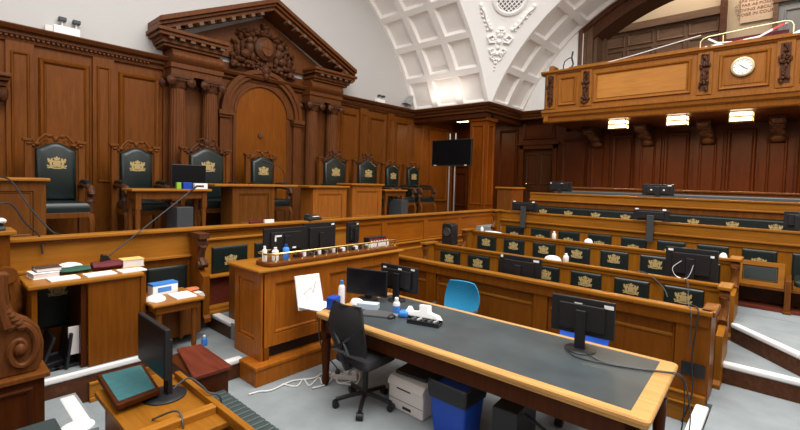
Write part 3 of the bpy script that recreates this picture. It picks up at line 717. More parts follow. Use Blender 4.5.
# front row: panelled enclosure facing the table
t = thing('counsel_row', 'front counsel row with a tall panelled oak front behind the long table', 'pew', (-2.3, 4.62, 0), 0, 'fixed oak counsel rows')
o = lambda x, y, z: (x+2.3, y-4.62, z); P = lambda u, v, w: o(u, 4.62-w, v)
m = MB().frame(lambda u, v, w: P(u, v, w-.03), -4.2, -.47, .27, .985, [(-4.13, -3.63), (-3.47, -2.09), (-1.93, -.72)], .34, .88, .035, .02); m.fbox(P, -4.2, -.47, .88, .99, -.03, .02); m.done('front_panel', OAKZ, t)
def fb(u0, u1, v0, v1, w0, w1, name, mat, bev=.006): return MB().fbox(P, u0, u1, v0, v1, w0, w1).done(name, mat, t, bev)
fb(-4.2, -.45, .985, 1.03, -.07, .045, 'top_rail', OAKX, .012)
fb(-4.2, -.47, .0, .16, -.025, .04, 'plinth', OAKX); fb(-4.2, -.47, .16, .18, -.02, .055, 'plinth_moulding', OAKX); fb(-4.2, -.47, .18, .25, -.02, .03, 'plinth', OAKX); fb(-4.2, -.47, .25, .27, -.02, .045, 'plinth_moulding', OAKX)
fb(-4.2, -.5, .73, .76, -.42, -.02, 'writing_shelf', OAKX)
e = MB(); e.box(*sum(([a, b] for a, b in zip(o(-.52, 4.64, .2), o(-.46, 4.98, .98))), [])); e.box(*sum(([a, b] for a, b in zip(o(-.54, 4.6, .985), o(-.43, 5.0, 1.03))), [])); e.done('end_panel', OAKZ, t, .008)
tape = MB(); tape.fbox(P, -.66, -.48, .43, .55, .026, .03); tape.done('tape_patch', BLACK, t)
t2, o2, f2 = row('second counsel row, its seat backs rising just above the panelled front row', 5.6, 1.105, .2, k7, -4.25, -.45, 1.015, .64, 0, cz=.905, zback=.2)
end_panel(t2, o2, -.47, -.41, 5.6, 5.05, 1.125, .2, 1); end_panel(t2, o2, -4.31, -4.25, 5.6, 5.1, 1.13, .2, -1)
t3, o3, f3 = row('third counsel row from the front, with a white paper heap on its rail', 6.65, 1.255, .4, [(a+.03, b+.03) for a, b in k7], -4.2, -.45, 1.175, .8, 0, cz=1.07, zback=.4)
end_panel(t3, o3, -.47, -.41, 6.65, 6.1, 1.285, .4, 1); end_panel(t3, o3, -4.26, -4.2, 6.65, 6.15, 1.28, .4, -1)
k4 = [(-4.1+.52*k, -3.73+.52*k) for k in range(15)]
t4, o4, f4 = row('fourth counsel row, long one with a ledge that runs on past the right aisle', 7.7, 1.575, .6, k4, -4.22, 4.15, 1.285, .92, 0, ledge=1.405, cz=1.115, seats=False)
end_panel(t4, o4, -4.28, -4.22, 7.7, 7.2, 1.585, .6, -1)
f4(-4.2, -.5, .6, 1.0, .08, .45, 'seat_box', OAKR); f4(-4.2, -.5, 1.0, 1.06, .07, .47, 'seat_cushion', LEATH, .02)
# tip-up seats at the right end of the fourth row
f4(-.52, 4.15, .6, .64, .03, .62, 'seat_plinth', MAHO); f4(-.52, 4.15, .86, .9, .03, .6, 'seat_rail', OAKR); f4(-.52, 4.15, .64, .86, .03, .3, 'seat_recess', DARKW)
for k in range(7):
    u = -.545+.55*k
    f4(u, u+.06, .6, 1.0, .03, .64, 'seat_divider', OAKR)
    f4(u-.01, u+.07, .6, .63, .6, .68, 'divider_foot', OAKR)
    if k == 6: break
    if k in (0, 3):      # folded up
        m = MB().frame(lambda u_, v, w: o4(u_, 7.7-.56-w*1+ (v-.9)*.25, v), u+.07, u+.54, .9, 1.19, [(u+.13, u+.48)], .95, 1.14, .03, .03)
        q = m.done('tip_up_seat', OAKX, t4); cushion(MB(), lambda u_, v, w: o4(u_, 7.7-.56-w+(v-.9)*.25-.005, v), u+.13, u+.48, .95, 1.14, .012).done('seat_pad', LEATH, q)
    else:
        q = f4(u+.07, u+.54, .9, .94, .06, .58, 'tip_up_seat', OAKX); f4(u+.08, u+.53, .94, 1.02, .07, .6, 'seat_pad', LEATH, .03)
# fifth row: continuous padded back
t5, o5, f5 = row('fifth counsel row with one continuous green padded back', 8.7, 1.935, .82, [], -4.1, 4.15, 1.68, 1.36, 0, ledge=1.79, seats=False)
f5(-4.1, 4.15, 1.66, 1.79, .0, .02, 'lower_band', OAKR)
p5 = cushion(MB(), lambda u, v, w: o5(u, 8.69-w, v), -4.05, 4.1, 1.3, 1.655, .05).done('back_pad', LEATH, t5)
for k in range(15): crest(p5, o5(-3.78+.52*k, 8.639, 1.53), 0, .95)
f5(-4.05, 4.1, .82, 1.24, .05, .45, 'seat_box', OAKR); f5(-4.05, 4.1, 1.24, 1.31, .04, .47, 'seat_cushion', LEATH, .02)
# back bench
t6 = thing('back_bench', 'rearmost wooden bench with a grey padded back strip below the dark panelling', 'bench', (0, 9.7, 1.1))
o6 = lambda x, y, z: (x, y-9.7, z-1.1)
def f6(u0, u1, v0, v1, w0, w1, name, mat, bev=.006): return MB().fbox(lambda u, v, w: o6(u, 9.7-w, v), u0, u1, v0, v1, w0, w1).done(name, mat, t6, bev)
f6(-4.0, 4.15, 1.1, 2.06, -.05, 0, 'back_board', OAKR); f6(-4.0, 4.15, 2.03, 2.07, -.07, .03, 'top_rail', OAKR, .01)
f6(-3.95, 4.1, 1.68, 1.985, .0, .05, 'back_pad', plain('grey_green_leather', (.075, .085, .088), .35), .02)
f6(-3.95, 4.1, 1.1, 1.5, .02, .45, 'seat_box', OAKR); f6(-3.95, 4.1, 1.5, 1.57, .02, .47, 'seat_cushion', LEATH, .02)
# monitors on the rows
ST2 = ((.2, .12, .06, .02),)
def dual(label, loc, rz=0, w=.52, h=.33, cz=.3, grp='monitors standing along the counsel rows', tilt=0, st=ST2): return monitor(label, loc, rz, w, h, cz, True, tilt, group=grp, stickers=st, basew=.1)
dual('black monitor standing behind the middle of the panelled front row', (-2.38, 4.84, .76), 0, .54, .32, .31, st=((-.235, .14, .03, .03), (.21, .13, .07, .025)))
dual('big black monitor with hanging white cables at the right end of the second row', (-.8, 5.86, .93), 0, .5, .34, .32, st=((-.2, .14, .05, .025), (.18, .1, .07, .025)))
def pole_monitor(label, loc, w, h, cz, plate):
    t = monitor(label, loc, 0, w, h, cz, False, group='monitors standing along the counsel rows', stickers=((-.2, .09, .05, .02), (0, -.02, .04, .03), (.18, .09, .05, .025)))
    MB().box(-.05, .05, -.06, -.03, plate, cz-.0).done('mounting_plate', GREYP, t, .006); return t
pole_monitor('black monitor on a grey mounting plate at the middle of the fourth row', (-1.6, 7.66, 1.58), .5, .16, .09, -.33)
pole_monitor('black monitor on a dark mounting plate at the left end of the fourth row', (-3.72, 7.66, 1.58), .5, .16, .1, -.3)
m = dual('small black monitor at the left end of the fifth row under the gallery', (-3.52, 8.85, 1.75), 0, .46, .19, .32, st=((-.2, .07, .03, .02), (.03, .06, .05, .02)))
dual('small black monitor on the fifth row below the lit gallery lamps', (-1.76, 8.85, 1.75), 0, .5, .2, .31, st=((.18, .08, .06, .02), (-.1, .0, .03, .02), (0, -.02, .05, .03), (.1, 0, .03, .02)))
dual('black monitor cut by the right edge on the fourth row', (.1, 7.86, 1.3), 0, .3, .22, .42, st=())
# loudspeaker at the left of the rows
t = thing('loudspeaker', 'black upright loudspeaker standing at the left end of the third row', 'speaker', (-4.38, 6.2, 1.02))
MB().prism([(-.11, 0), (.11, 0), (.1, .33), (.06, .37), (-.08, .37), (-.11, .33)], 'xz', -.09, .09).done('cabinet', BLACK, t, .012)
MB().lathe((0, -.092, .22), [(.075, 0), (.07, -.012), (.02, -.006)], 20, 'y').done('driver', GREYP, t, smooth=True)
t = thing('speaker_table', 'small red-brown wooden ledge that carries the loudspeaker', 'shelf', (-4.5, 6.2, .39))
MB().box(-.2, .26, -.25, .3, .59, .63).done('table_top', OAKR, t, .008); MB().box(-.15, .2, -.2, .25, 0, .59).done('cabinet_body', OAKZ, t, .004)
# small things on the rails
def bottle(label, loc, h, r, mat, cap=WHITE, grp=None):
    t = thing('bottle', label, 'bottle', loc, 0, grp); t.scale = (.8, .8, .85)
    MB().lathe((0, 0, 0), [(r*.95, 0), (r, .01), (r, h*.6), (r*.8, h*.72), (r*.4, h*.8), (r*.4, h*.84)], 14).done('body', mat, t, smooth=True)
    MB().lathe((0, 0, 0), [(r*.5, h*.83), (r*.5, h*.95), (r*.3, h)], 12).done('cap', cap, t, smooth=True); return t
bottle('small white bottle on the third row rail, left of the paper mound', (-2.72, 6.66, 1.255), .14, .04, OFFW)
bottle('white bottle on the second row rail beside the white paper mound', (-2.13, 5.63, 1.105), .13, .045, OFFW)
def mound(label, loc, s, mat=WHITE):
    t = MB(); R = []
    for j in range(5):
        a = PI/2*j/4; R.append([(s[0]*math.cos(a)*(1+.15*math.sin(3*k))*math.cos(2*PI*k/14), s[1]*math.cos(a)*math.sin(2*PI*k/14), s[2]*math.sin(a)) for k in range(14)])
    o = t.loops(R).done('crumpled_paper', mat, None, 0, True); o.location = loc; return tag(o, label, 'paper')
mound('white crumpled paper mound on the second row rail', (-2.3, 5.64, 1.105), (.11, .04, .06))
mound('small white paper peak on the third row rail', (-2.2, 6.68, 1.255), (.06, .03, .06))
mound('tiny white paper peak above the right monitor on the third row rail', (-.58, 6.69, 1.255), (.04, .03, .06))
mound('white sheets lying on the third row rail near its left end', (-3.8, 6.68, 1.255), (.16, .03, .015))
bottle('small white bottle near the left end of the third row rail', (-4.02, 6.66, 1.255), .09, .035, WHITE)

# ================================================================ PUBLIC GALLERY
g = thing('public_gallery_balcony', 'panelled oak gallery front with carved drops, jutting out above the rear rows', 'balcony', (0, 10, 3.58))
o = lambda x, y, z: (x, y-10, z-3.58); P = lambda u, v, w: o(u, 10-w, v)
def fb(u0, u1, v0, v1, w0, w1, name, mat, bev=.006): return MB().fbox(P, u0, u1, v0, v1, w0, w1).done(name, mat, g, bev)
m = MB(); m.fbox(P, -4.45, 4.15, 3.84, 4.7, -.12, 0); m.box(*sum(([a, b] for a, b in zip(o(-4.45, 10.0, 3.6), o(-4.35, 11.95, 4.7))), []))
for a, b in ((-4.12, -3.7), (-3.34, -1.52), (-1.1, -.36), (.02, 1.9), (2.2, 3.0)): m.ring(P, a, b, 3.93, 4.6, .07, .04); MB().fbox(P, a+.09, b-.09, 4.02, 4.51, 0, .012).done('panel_field', GALP if b-a > 1 else GALW, g)
m.done('parapet', GALW, g)
pr = [(-.12, 4.68), (.03, 4.68), (.05, 4.71), (.08, 4.72), (.08, 4.76), (-.12, 4.76)]
m = MB(); m.loops([[o(x, 10-w, z) for w, z in pr] for x in (-4.53, 4.15)]); m.done('top_rail', GALW, g)
pr = [(-.14, 3.86), (.05, 3.86), (.05, 3.8), (.02, 3.78), (.0, 3.72), (-.06, 3.68), (-.08, 3.6), (-.1, 3.58), (-.2, 3.58)]
m = MB(); m.loops([[o(x, 10-w, z) for w, z in pr] for x in (-4.5, 4.15)]); m.done('bottom_cornice', GALW, g)
fb(-3.95, 4.1, 4.76, 4.84, -.42, -.12, 'inner_shelf', GALW)
fb(-4.42, -4.3, 4.76, 4.93, -.42, -.1, 'inner_post', GALW, .03)
for c in (-4.3, -3.49, -1.31, -.17, 2.05):
    fb(c-.12, c+.12, 3.88, 4.68, 0, .03, 'pilaster', GALW)
    q = MB()
    q.fbox(P, c-.07, c+.07, 3.95, 4.64, .0, .035)
    for k in range(46):
        z = random.uniform(3.95, 4.64); w_ = .05+.03*math.sin((z-3.95)*18); r = random.uniform(.014, .034)
        q.ball(o(c+random.uniform(-w_, w_), 9.955-random.uniform(0, .03), z), (r, .03, r*random.uniform(.7, 1.6)), 7, 4)
    q.done('carved_drop', DARKW, g, smooth=True)
# clock
ck = thing('wall_clock', 'round white wall clock with brass rim on the gallery front', 'clock', (-.745, 9.985, 4.315))
MB().lathe((0, 0, 0), [(.175, 0), (.18, -.02), (.17, -.05), (.145, -.055), (.14, -.04)], 40, 'y').done('rim', plain('dull_brass', (.45, .35, .2), .35, metal=.6), ck, smooth=True)
f = MB(); f.cyl((0, -.035, 0), (0, -.042, 0), .142, n=40); f.done('dial', plain('cream_dial', (.85, .82, .72), .5), ck)
hd = MB()
for i in range(12):
    a = PI*i/6; hd.obox((.118*math.sin(a), -.044, .118*math.cos(a)), (.008, .003, .03 if i % 3 == 0 else .018), Matrix.Rotation(a, 3, 'Y'))
hd.done('hour_marks', BLACK, ck)
for name, a, L in (('hour_hand', math.radians(-47), .07), ('minute_hand', math.radians(128), .1)):
    MB().obox((L*.42*math.sin(a), -.047, L*.42*math.cos(a)), (.01, .003, L), Matrix.Rotation(a, 3, 'Y')).done(name, BLACK, ck)
# lamps and corbels beneath
def lamp(label, x):
    t = thing('gallery_lamp', label, 'lamp', (x, 10.5, 3.40), 0, 'lit lamps under the gallery')
    f = MB()
    for z in (.165, .085, .065, -.012): f.box(-.18, .18, -.13, .13, z, z+.014)
    for sx in (-1, 1):
        for sy in (-1, 1): f.box(sx*.172-.007, sx*.172+.007, sy*.122-.007, sy*.122+.007, -.01, .17)
    f.done('frame', BRASS, t); MB().box(-.165, .165, -.115, .115, 0, .065).done('glass_shade', LAMPM, t); MB().box(-.165, .165, -.115, .115, .1, .164).done('glass_shade', LAMPM, t)
    l = D.lights.new('lamp_light', 'AREA'); l.shape = 'RECTANGLE'; l.size, l.size_y = .34, .24; l.energy = 38; l.color = (1, .70, .38)
    lo = D.objects.new('lamp_light', l); COL.objects.link(lo); lo.parent = t; lo.location = (0, 0, -.03)
lamp('left one of the lit gallery lamps, nearest the doorway', -2.93); lamp('middle lit lamp under the gallery, below its long plain panel', -1.8); lamp('right lit lamp under the gallery, almost below the clock', -.76); lamp('lit gallery lamp beyond the right edge', .4)
def corbel(label, x):
    t = thing('corbel', label, 'bracket', (x, 12.14, 3.58), 0, 'carved corbels under the gallery')
    pr = [(0, 0), (-.95, 0), (-.97, -.08), (-.86, -.16), (-.72, -.13), (-.58, -.19), (-.42, -.23), (-.3, -.32), (-.14, -.38), (-.1, -.44), (0, -.48)]
    MB().prism(pr, 'yz', -.13, .13).done('bracket', DEEPW, t, .01)
    s = MB()
    for k in range(5): s.ball((0, -.92+.17*k, -.1-.045*k), (.125, .085, .07), 8, 5); s.ball((.07 if k % 2 else -.07, -.86+.17*k, -.14-.045*k), (.06, .05, .06), 7, 4)
    s.ball((0, -.16, -.36), (.125, .1, .1)); s.done('acanthus_leaf', DARKW, t, smooth=True)
for x, l in ((-3.85, 'carved corbel left of the leftmost gallery lamp'), (-2.67, 'carved corbel between the left and middle gallery lamps'), (-1.45, 'carved corbel between the middle and right gallery lamps'), (-.25, 'carved corbel at the right edge beside the right lamp'), (.95, 'carved corbel beyond the right edge')): corbel(l, x)
# alcove ceiling lamp
t = thing('alcove_lamp', 'flat lit ceiling lamp in the alcove above the television', 'lamp', (-7.35, 11.0, 3.94))
MB().box(-.32, .32, -.2, .2, .05, .08).done('frame', BRASS, t); MB().box(-.3, .3, -.18, .18, 0, .05).done('glass_shade', LAMPM, t)
l = D.lights.new('lamp_light', 'AREA'); l.shape = 'RECTANGLE'; l.size, l.size_y = .5, .3; l.energy = 25; l.color = (1, .72, .4)
lo = D.objects.new('lamp_light', l); COL.objects.link(lo); lo.parent = t; lo.location = (0, 0, -.03)
# brass guard rail, barrier tape and cord on the gallery
t = thing('brass_guard_rail', 'pale brass looped guard rail on top of the gallery front', 'rail', (-.7, 10.1, 4.76))
def loop(pts): return MB().tube(pts, .011, 8)
loop([(-.72, 0, 0), (-.72, 0, .16), (-.68, 0, .21), (-.6, 0, .235), (0, 0, .27), (.5, 0, .29), (.58, 0, .26), (.61, 0, .2), (.61, 0, 0)]).done('rail', plain('pale_brass', (.8, .72, .42), .35, metal=.4), t, smooth=True)
MB().cyl((-.4, .3, .08), (-.4, .3, .3), .014).done('post', BRASS, t, smooth=True)
def tape(label, pts, w=.035):
    mb = MB(); n = len(pts); 
    for a, b in zip(pts, pts[1:]): 
        a, b = Vector(a), Vector(b); d = b-a; x = d.normalized(); z = Vector((0, 0, 1)); y = z.cross(x).normalized(); z = x.cross(y)
        mb.obox((a+b)/2, (d.length+.01, .003, w), Matrix((x, y, z)).transposed())
    o = mb.done('barrier_tape', TAPEM, None); return tag(o, label, 'tape')
TAPEM, nt, b = nodes('red_white_tape'); tc = nt.nodes.new('ShaderNodeTexCoord'); wv = nt.nodes.new('ShaderNodeTexWave'); wv.inputs['Scale'].default_value = .55; cr = nt.nodes.new('ShaderNodeValToRGB')
cr.color_ramp.interpolation = 'CONSTANT'; cr.color_ramp.elements[0].color = (.85, .80, .78, 1); cr.color_ramp.elements[1].position = .82; cr.color_ramp.elements[1].color = (.7, .05, .05, 1)
nt.links.new(tc.outputs['Object'], wv.inputs['Vector']); nt.links.new(wv.outputs['Fac'], cr.inputs['Fac']); nt.links.new(cr.outputs['Color'], b.inputs['Base Color'])
tape('sagging red and white tape strung along the guard rail', [(-1.3, 10.12, 4.96), (-1.15, 10.14, 4.86), (-.9, 10.14, 4.83), (-.55, 10.14, 4.86), (-.3, 10.13, 4.98), (-.15, 10.12, 5.04)])
tape('crumpled red and white tape lying along the gallery shelf', [(-1.4, 10.1, 4.8), (-1.2, 10.15, 4.84), (-.9, 10.2, 4.85), (-.6, 10.2, 4.86)], .03)
mound('bunch of white tape at the right end of the guard rail', (.02, 10.1, 4.76), (.12, .05, .1))
mound('bunch of white tape at the left foot of the guard rail', (-1.15, 10.1, 4.76), (.12, .05, .07))
box_thing('plinth_step', 'dark maroon strip lying behind the guard rail', 'box', (-.6, 10.3, 4.84), (.9, .1, .1), MAROON)
c = MB().tube([(-3.4, 10.12, 4.77), (-2.6, 10.12, 4.87), (-1.9, 10.12, 4.98), (-1.42, 10.12, 5.05)], .01).done('white_cord', CABLEW, None, 0, True); tag(c, 'white cord stretched diagonally along the gallery rail', 'cord')
t = thing('gallery_microphone', 'thin black gooseneck stand at the left end of the gallery rail', 'microphone', (-4.0, 10.25, 4.72))
MB().tube([(-.12, 0, 0), (-.13, 0, .2), (-.1, 0, .3), (0, 0, .36), (.06, 0, .36)], .012).done('stem', BLACK, t, smooth=True)
MB().tube([(.08, 0, .5), (.06, 0, .36), (.1, 0, .2), (.05, 0, .12), (.06, 0, 0)], .02).done('bracket', BLACK, t, smooth=True)
# sign on the gallery wall
sg = thing('notice_board', 'buff notice board with red capital lettering on the gallery wall', 'sign', (-.81, 13.98, 6.3))
MB().box(-.34, .3, -.02, .0, 0, .75).done('board', SIGNB, sg)
def text(body, parent, loc, size, mat, rot=(PI/2, 0, 0), name='lettering', ext=.002):
    cu = D.curves.new(name, 'FONT'); cu.body = body; cu.size = size; cu.align_x = 'CENTER'; cu.align_y = 'CENTER'; cu.extrude = ext
    ob = D.objects.new(name, cu); COL.objects.link(ob); ob.parent = parent; ob.location = loc; ob.rotation_euler = rot; cu.materials.append(mat)
    bpy.context.view_layer.update(); me = D.meshes.new_from_object(ob.evaluated_get(bpy.context.evaluated_depsgraph_get())); me.materials.clear(); me.materials.append(mat)
    q = D.objects.new(name, me); COL.objects.link(q); q.parent = parent; q.location = loc; q.rotation_euler = rot; D.objects.remove(ob); return q
for k, s in enumerate(SIGN_LINES): text(s, sg, (-.02, -.024, .66-.115*k), .1, SIGNT)
# ornaments on the pendentive
orn = thing('plaster_ornament', 'white plaster scrollwork with a round grille on the spandrel between the arches', 'ornament', pend(.5, 6.0))
base = pend(.5, 6.0)
def pf(s, z):   # s = sideways metres from the mid line
    w = (pend(1, z)-pend(0, z)).length; p = pend(.5+s/w, z); q = pend(.5+s/w+.01, z); r = pend(.5+s/w, z+.02); n = (q-p).cross(r-p).normalized()
    if n.dot(Vector((0, 0, H))-p) < 0: n = -n
    return p, n
om = MB()
def ob(s, z, r): 
    p, nn = pf(s, z); om.ball(p-base+nn*.01, r, 8, 5)
def ot(pts, r):
    om.tube([pf(s, z)[0]-base+pf(s, z)[1]*.03 for s, z in pts], r, 6)
for s in (-1, 1):
    ot([(s*.1, 5.62), (s*.25, 5.6), (s*.3, 5.7), (s*.2, 5.76), (s*.13, 5.7), (s*.18, 5.65)], .035)
    ot([(s*.05, 5.4), (s*.15, 5.36), (s*.2, 5.44), (s*.12, 5.48)], .03); ot([(s*.04, 5.4), (s*.14, 5.28), (s*.06, 5.22)], .025)
    ot([(s*.3, 5.9), (s*.42, 6.05), (s*.5, 6.2), (s*.62, 6.3)], .035)
    for k in range(7): ob(s*(.26+.06*k), 5.88+.075*k, .05)
    for k in range(5): ob(s*(.34+.06*k), 5.86+.085*k, .035)
for k in range(6): 
    a = PI*k/3; ob(.07*math.cos(a), 5.82+.07*math.sin(a), .05)
for z, r in ((5.82, .04), (5.62, .06), (5.5, .05), (5.36, .055), (5.24, .04), (5.16, .045), (5.08, .03), (5.0, .022)): ob(0, z, r)
om.done('scrollwork', PLAST, orn, smooth=True)
p, nn = pf(0, 6.5); a_ = nn.orthogonal().normalized(); a_ = (Vector((0, 0, 1))-nn*nn.z).normalized(); b_ = nn.cross(a_)
gr = MB()
R = []
for rr, hh in ((.42, .0), (.42, .05), (.36, .06), (.33, .03)): R.append([p-base+nn*hh+(a_*math.cos(2*PI*k/32)+b_*math.sin(2*PI*k/32))*rr for k in range(32)])
gr.loops(R, cap=False); gr.done('grille_rim', PLAST, orn, smooth=True)
dk = MB(); dk.loops([[p-base+nn*h+(a_*math.cos(2*PI*k/32)+b_*math.sin(2*PI*k/32))*.335 for k in range(32)] for h in (.012, .016)]); dk.done('grille_back', GREYD, orn)
lt = MB()
for k in range(-4, 5):
    L = math.sqrt(max(.001, .335**2-(k*.075)**2))
    for d1, d2 in (((a_+b_).normalized(), (a_-b_).normalized()), ((a_-b_).normalized(), (a_+b_).normalized())): lt.cyl(p-base+nn*.03+d1*k*.075-d2*L, p-base+nn*.03+d1*k*.075+d2*L, .013, n=6)
lt.done('grille_lattice', PLAST, orn)
# cameras fixed to the wall
def cam_unit(label, loc, s):
    t = thing('wall_camera', label, 'camera', loc)
    MB().box(0, .12*s, 0, .33*s, 0, .12*s).done('housing', PLAST, t, .006)
    for y in (.06, .24): MB().box(.02*s, .12*s, y*s, (y+.1)*s, .2*s, .26*s).done('camera_head', GREYP, t, .01); MB().box(.05*s, .07*s, (y+.04)*s, (y+.06)*s, .12*s, .2*s).done('stem', OFFW, t)
    MB().box(.04*s, .08*s, -.1*s, 0, .0, .1*s).done('side_box', OFFW, t)
cam_unit('white twin camera unit on the left plaster wall above the cornice', (-8.6, 1.42, 4.24), 1)
cam_unit('small white twin camera unit on the plaster wall right of the portico', (-8.6, 8.45, 4.24), .85)
t = MB().prism([(0, .0), (.34, .26), (.3, -.05)], 'yz', 0, .16).done('wall_speaker', GREYP, None, .01); t.location = (-8.58, 9.5, 4.38); tag(t, 'small grey wedge speaker where the left wall meets the coffered arch', 'speaker'); t.data.materials[0] = plain('mid_grey', (.35, .35, .35), .6)
ORD = ('first', 'second', 'third', 'fourth', 'fifth', 'sixth', 'seventh', 'eighth', 'ninth', 'tenth', 'eleventh', 'twelfth', 'thirteenth', 'fourteenth', 'fifteenth', 'sixteenth', 'seventeenth', 'eighteenth', 'nineteenth', 'twentieth', 'twenty-first', 'twenty-second')
# ================================================================ THE WELL
# ---- clerk's raised desk
t = thing('clerk_desk', 'tall oak clerk desk with brass gallery rail standing left of the long table', 'desk', (-4.25, 3.37, 0))
o = lambda x, y, z: (x+4.25, y-3.37, z)
X0, Y0, Y1 = -3.95, 2.32, 4.4
def bx(x0, x1, y0, y1, z0, z1, name, mat, bev=.006, par=None): return MB().box(*sum(([a, b] for a, b in zip(o(x0, y0, z0), o(x1, y1, z1))), [])).done(name, mat, par or t, bev)
bx(-4.48, X0-.05, Y0+.05, Y1, .34, 1.13, 'body', CLERKW)
MB().frame(lambda u, v, w: o(X0-.03+w, u, v), Y0+.02, Y1, .34, 1.13, [(Y0+.16, 3.05), (3.2, 4.25)], .46, 1.0, .03, .005).done('front_panel', CLERKW, t)
MB().frame(lambda u, v, w: o(u, Y0+.03-w, v), -4.5, X0, .2, 1.13, [(-4.42, -4.08)], .4, 1.02, .03, .005).done('end_panel', CLERKW, t)
bx(-4.19, -3.86, Y0-.1, Y1, .0, .16, 'plinth', CLERKW); bx(-4.19, -3.85, Y0-.11, Y1, .16, .206, 'plinth_top', CLERKW, .012)
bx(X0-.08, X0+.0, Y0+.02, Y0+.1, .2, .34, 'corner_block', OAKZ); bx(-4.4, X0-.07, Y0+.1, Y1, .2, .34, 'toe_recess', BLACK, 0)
bx(-4.58, X0+.05, Y0-.06, Y1+.05, 1.13, 1.165, 'desk_top', OAKY, .014)
m = MB(); m.prism([(-.0, 0)], 'xy', 0, 0) if 0 else None
pts = [(-4.2, 2.4), (-4.02, 2.4), (-3.97, 2.44), (-3.96, 2.5), (-3.96, Y1), (-4.3, Y1), (-4.3, 2.7), (-4.25, 2.45)]
m.prism([(x+4.25, y-3.37) for x, y in pts], 'xy', 1.165, 1.215); m.done('raised_curb', OAKR, t, .014)
m = MB(); rail = [(-4.28, 2.62), (-4.2, 2.43), (-4.03, 2.42), (-3.985, 2.5), (-3.985, 4.36), (-4.02, 4.38)]
m.tube([o(x, y, 1.295) for x, y in rail], .011); m.done('brass_rail', BRASS, t, smooth=True)
for k in range(12):
    y = 2.5+.168*k; MB().lathe(o(-3.985, y, 0), [(.012, 1.215), (.006, 1.23), (.006, 1.28), (.01, 1.295)], 8).done('rail_post', BRASS, t, smooth=True)
bx(-5.0, -4.58, 2.5, 4.4, .39, 1.05, 'rear_desk', OAKR)
def tube_bottle(kind, label, x, y, h, r, mat, cap, z=1.215):
    q = thing(kind, label, 'bottle', (x, y, z)); MB().lathe((0, 0, 0), [(r, 0), (r, h*.72), (r*.7, h*.8), (r*.45, h*.83)], 12).done('body', mat, q, smooth=True)
    MB().lathe((0, 0, 0), [(r*.5, h*.83), (r*.5, h), (r*.3, h)], 10).done('cap', cap, q, smooth=True)
tube_bottle('pump_bottle', 'slim clear white bottle at the left corner of the brass rail', -4.1, 2.44, .16, .026, OFFW, WHITE)
tube_bottle('bottle', 'white bottle between the slim one and the blue one at the brass rail corner', -4.07, 2.55, .14, .036, WHITE, OFFW)
tube_bottle('bottle', 'blue cleaning bottle at the left corner of the brass rail', -4.05, 2.67, .165, .036, BLUEL, BLUEB)
for k in range(7): tube_bottle('beaker', 'small white beaker, %s from the right end of the brass rail' % ORD[6-k], -4.06, 3.98+.05*k, .085, .02, WHITE, OFFW)
for b in [q for q in D.objects if q.name.startswith('beaker')]: b['category'] = 'cup'; b['group'] = 'white beakers behind the brass rail'
lbl = ['black', 'dark red', 'white', 'brown', 'grey', 'black', 'white', 'black', 'silver', 'brown', 'white']; mt = [BLACK, MAROON, WHITE, BROWNB, GREYP, BLACK, WHITE, BLACK, SILV, BROWNB, OFFW]
nb = [0]*9
for k in range(22):
    w_ = mt[k % 11]; y = 2.82+.053*k
    q = MB().box(-.03, .03, -.02, .02, 0, .035+.03*((k*5) % 4)/3).done('stationery_item', w_, None, .004); q.location = (-4.06+.03*((k*3) % 3-1), y, 1.215)
    tag(q, '%s stationery item, %s after the blue bottle along the brass rail' % (lbl[k % 11], ORD[k]), 'stationery', 'stationery behind the brass rail')
monitor('wide black monitor at the left of the clerk desk, white bracket sticker on its back', (-4.42, 2.9, 1.165), PI/2, .58, .3, .2, stickers=((-.12, .06, .09, .02), (-.155, .03, .02, .06), (.1, -.09, .05, .02)), group='monitors on the clerk desk')
monitor('black monitor in the middle of the clerk desk behind its brass rail', (-4.44, 3.42, 1.165), PI/2, .5, .36, .2, stickers=((.2, .15, .05, .02),), group='monitors on the clerk desk')
monitor('small tilted black monitor at the right of the clerk desk', (-4.4, 3.95, 1.165), PI/2+.3, .3, .28, .22, stickers=((.1, .11, .05, .02),), group='monitors on the clerk desk')
t = thing('digital_display', 'dark red digital display box at the right end of the clerk desk', 'display', (-4.22, 4.2, 1.215)); MB().box(-.05, .05, -.17, .17, 0, .11).done('case', BLACK, t, .006); MB().box(.05, .053, -.15, .15, .03, .09).done('screen', plain('deep_red', (.22, .01, .015), .3), t)
# ---- long table
TA = math.radians(2.1)
t = thing('long_table', 'long oak table with slate leather top running across the well', 'table', (-2.04, 3.27, 0), TA)
L, Wd = 1.49, .555
top = MB(); cx = .05
def rr(l, w, r, z): return [(sx*(l-r)+r*math.cos(a), sy*(w-r)+r*math.sin(a), z) for sx, sy, a0 in ((1, 1, 0), (-1, 1, PI/2), (-1, -1, PI), (1, -1, 1.5*PI)) for a in [a0+PI/2*k/5 for k in range(6)]]
top.loops([rr(L-.025, Wd-.025, .03, .695), rr(L-.01, Wd-.01, .034, .705), rr(L-.01, Wd-.01, .034, .72), rr(L, Wd, .038, .73), rr(L, Wd, .038, .75), rr(L-.01, Wd-.01, .034, .76)]); top.done('table_top', EDGE, t)
MB().box(-L+.11, L-.115, -Wd+.075, Wd-.065, .76, .7615).done('leather_inlay', INLAY, t)
ap = MB(); ap.box(-L+.06, L-.06, -Wd+.05, -Wd+.075, .56, .7).box(-L+.06, L-.06, Wd-.075, Wd-.05, .56, .7).box(-L+.06, -L+.085, -Wd+.05, Wd-.05, .56, .7).box(L-.085, L-.06, -Wd+.05, Wd-.05, .56, .7); ap.done('apron', DARKP, t, .004)
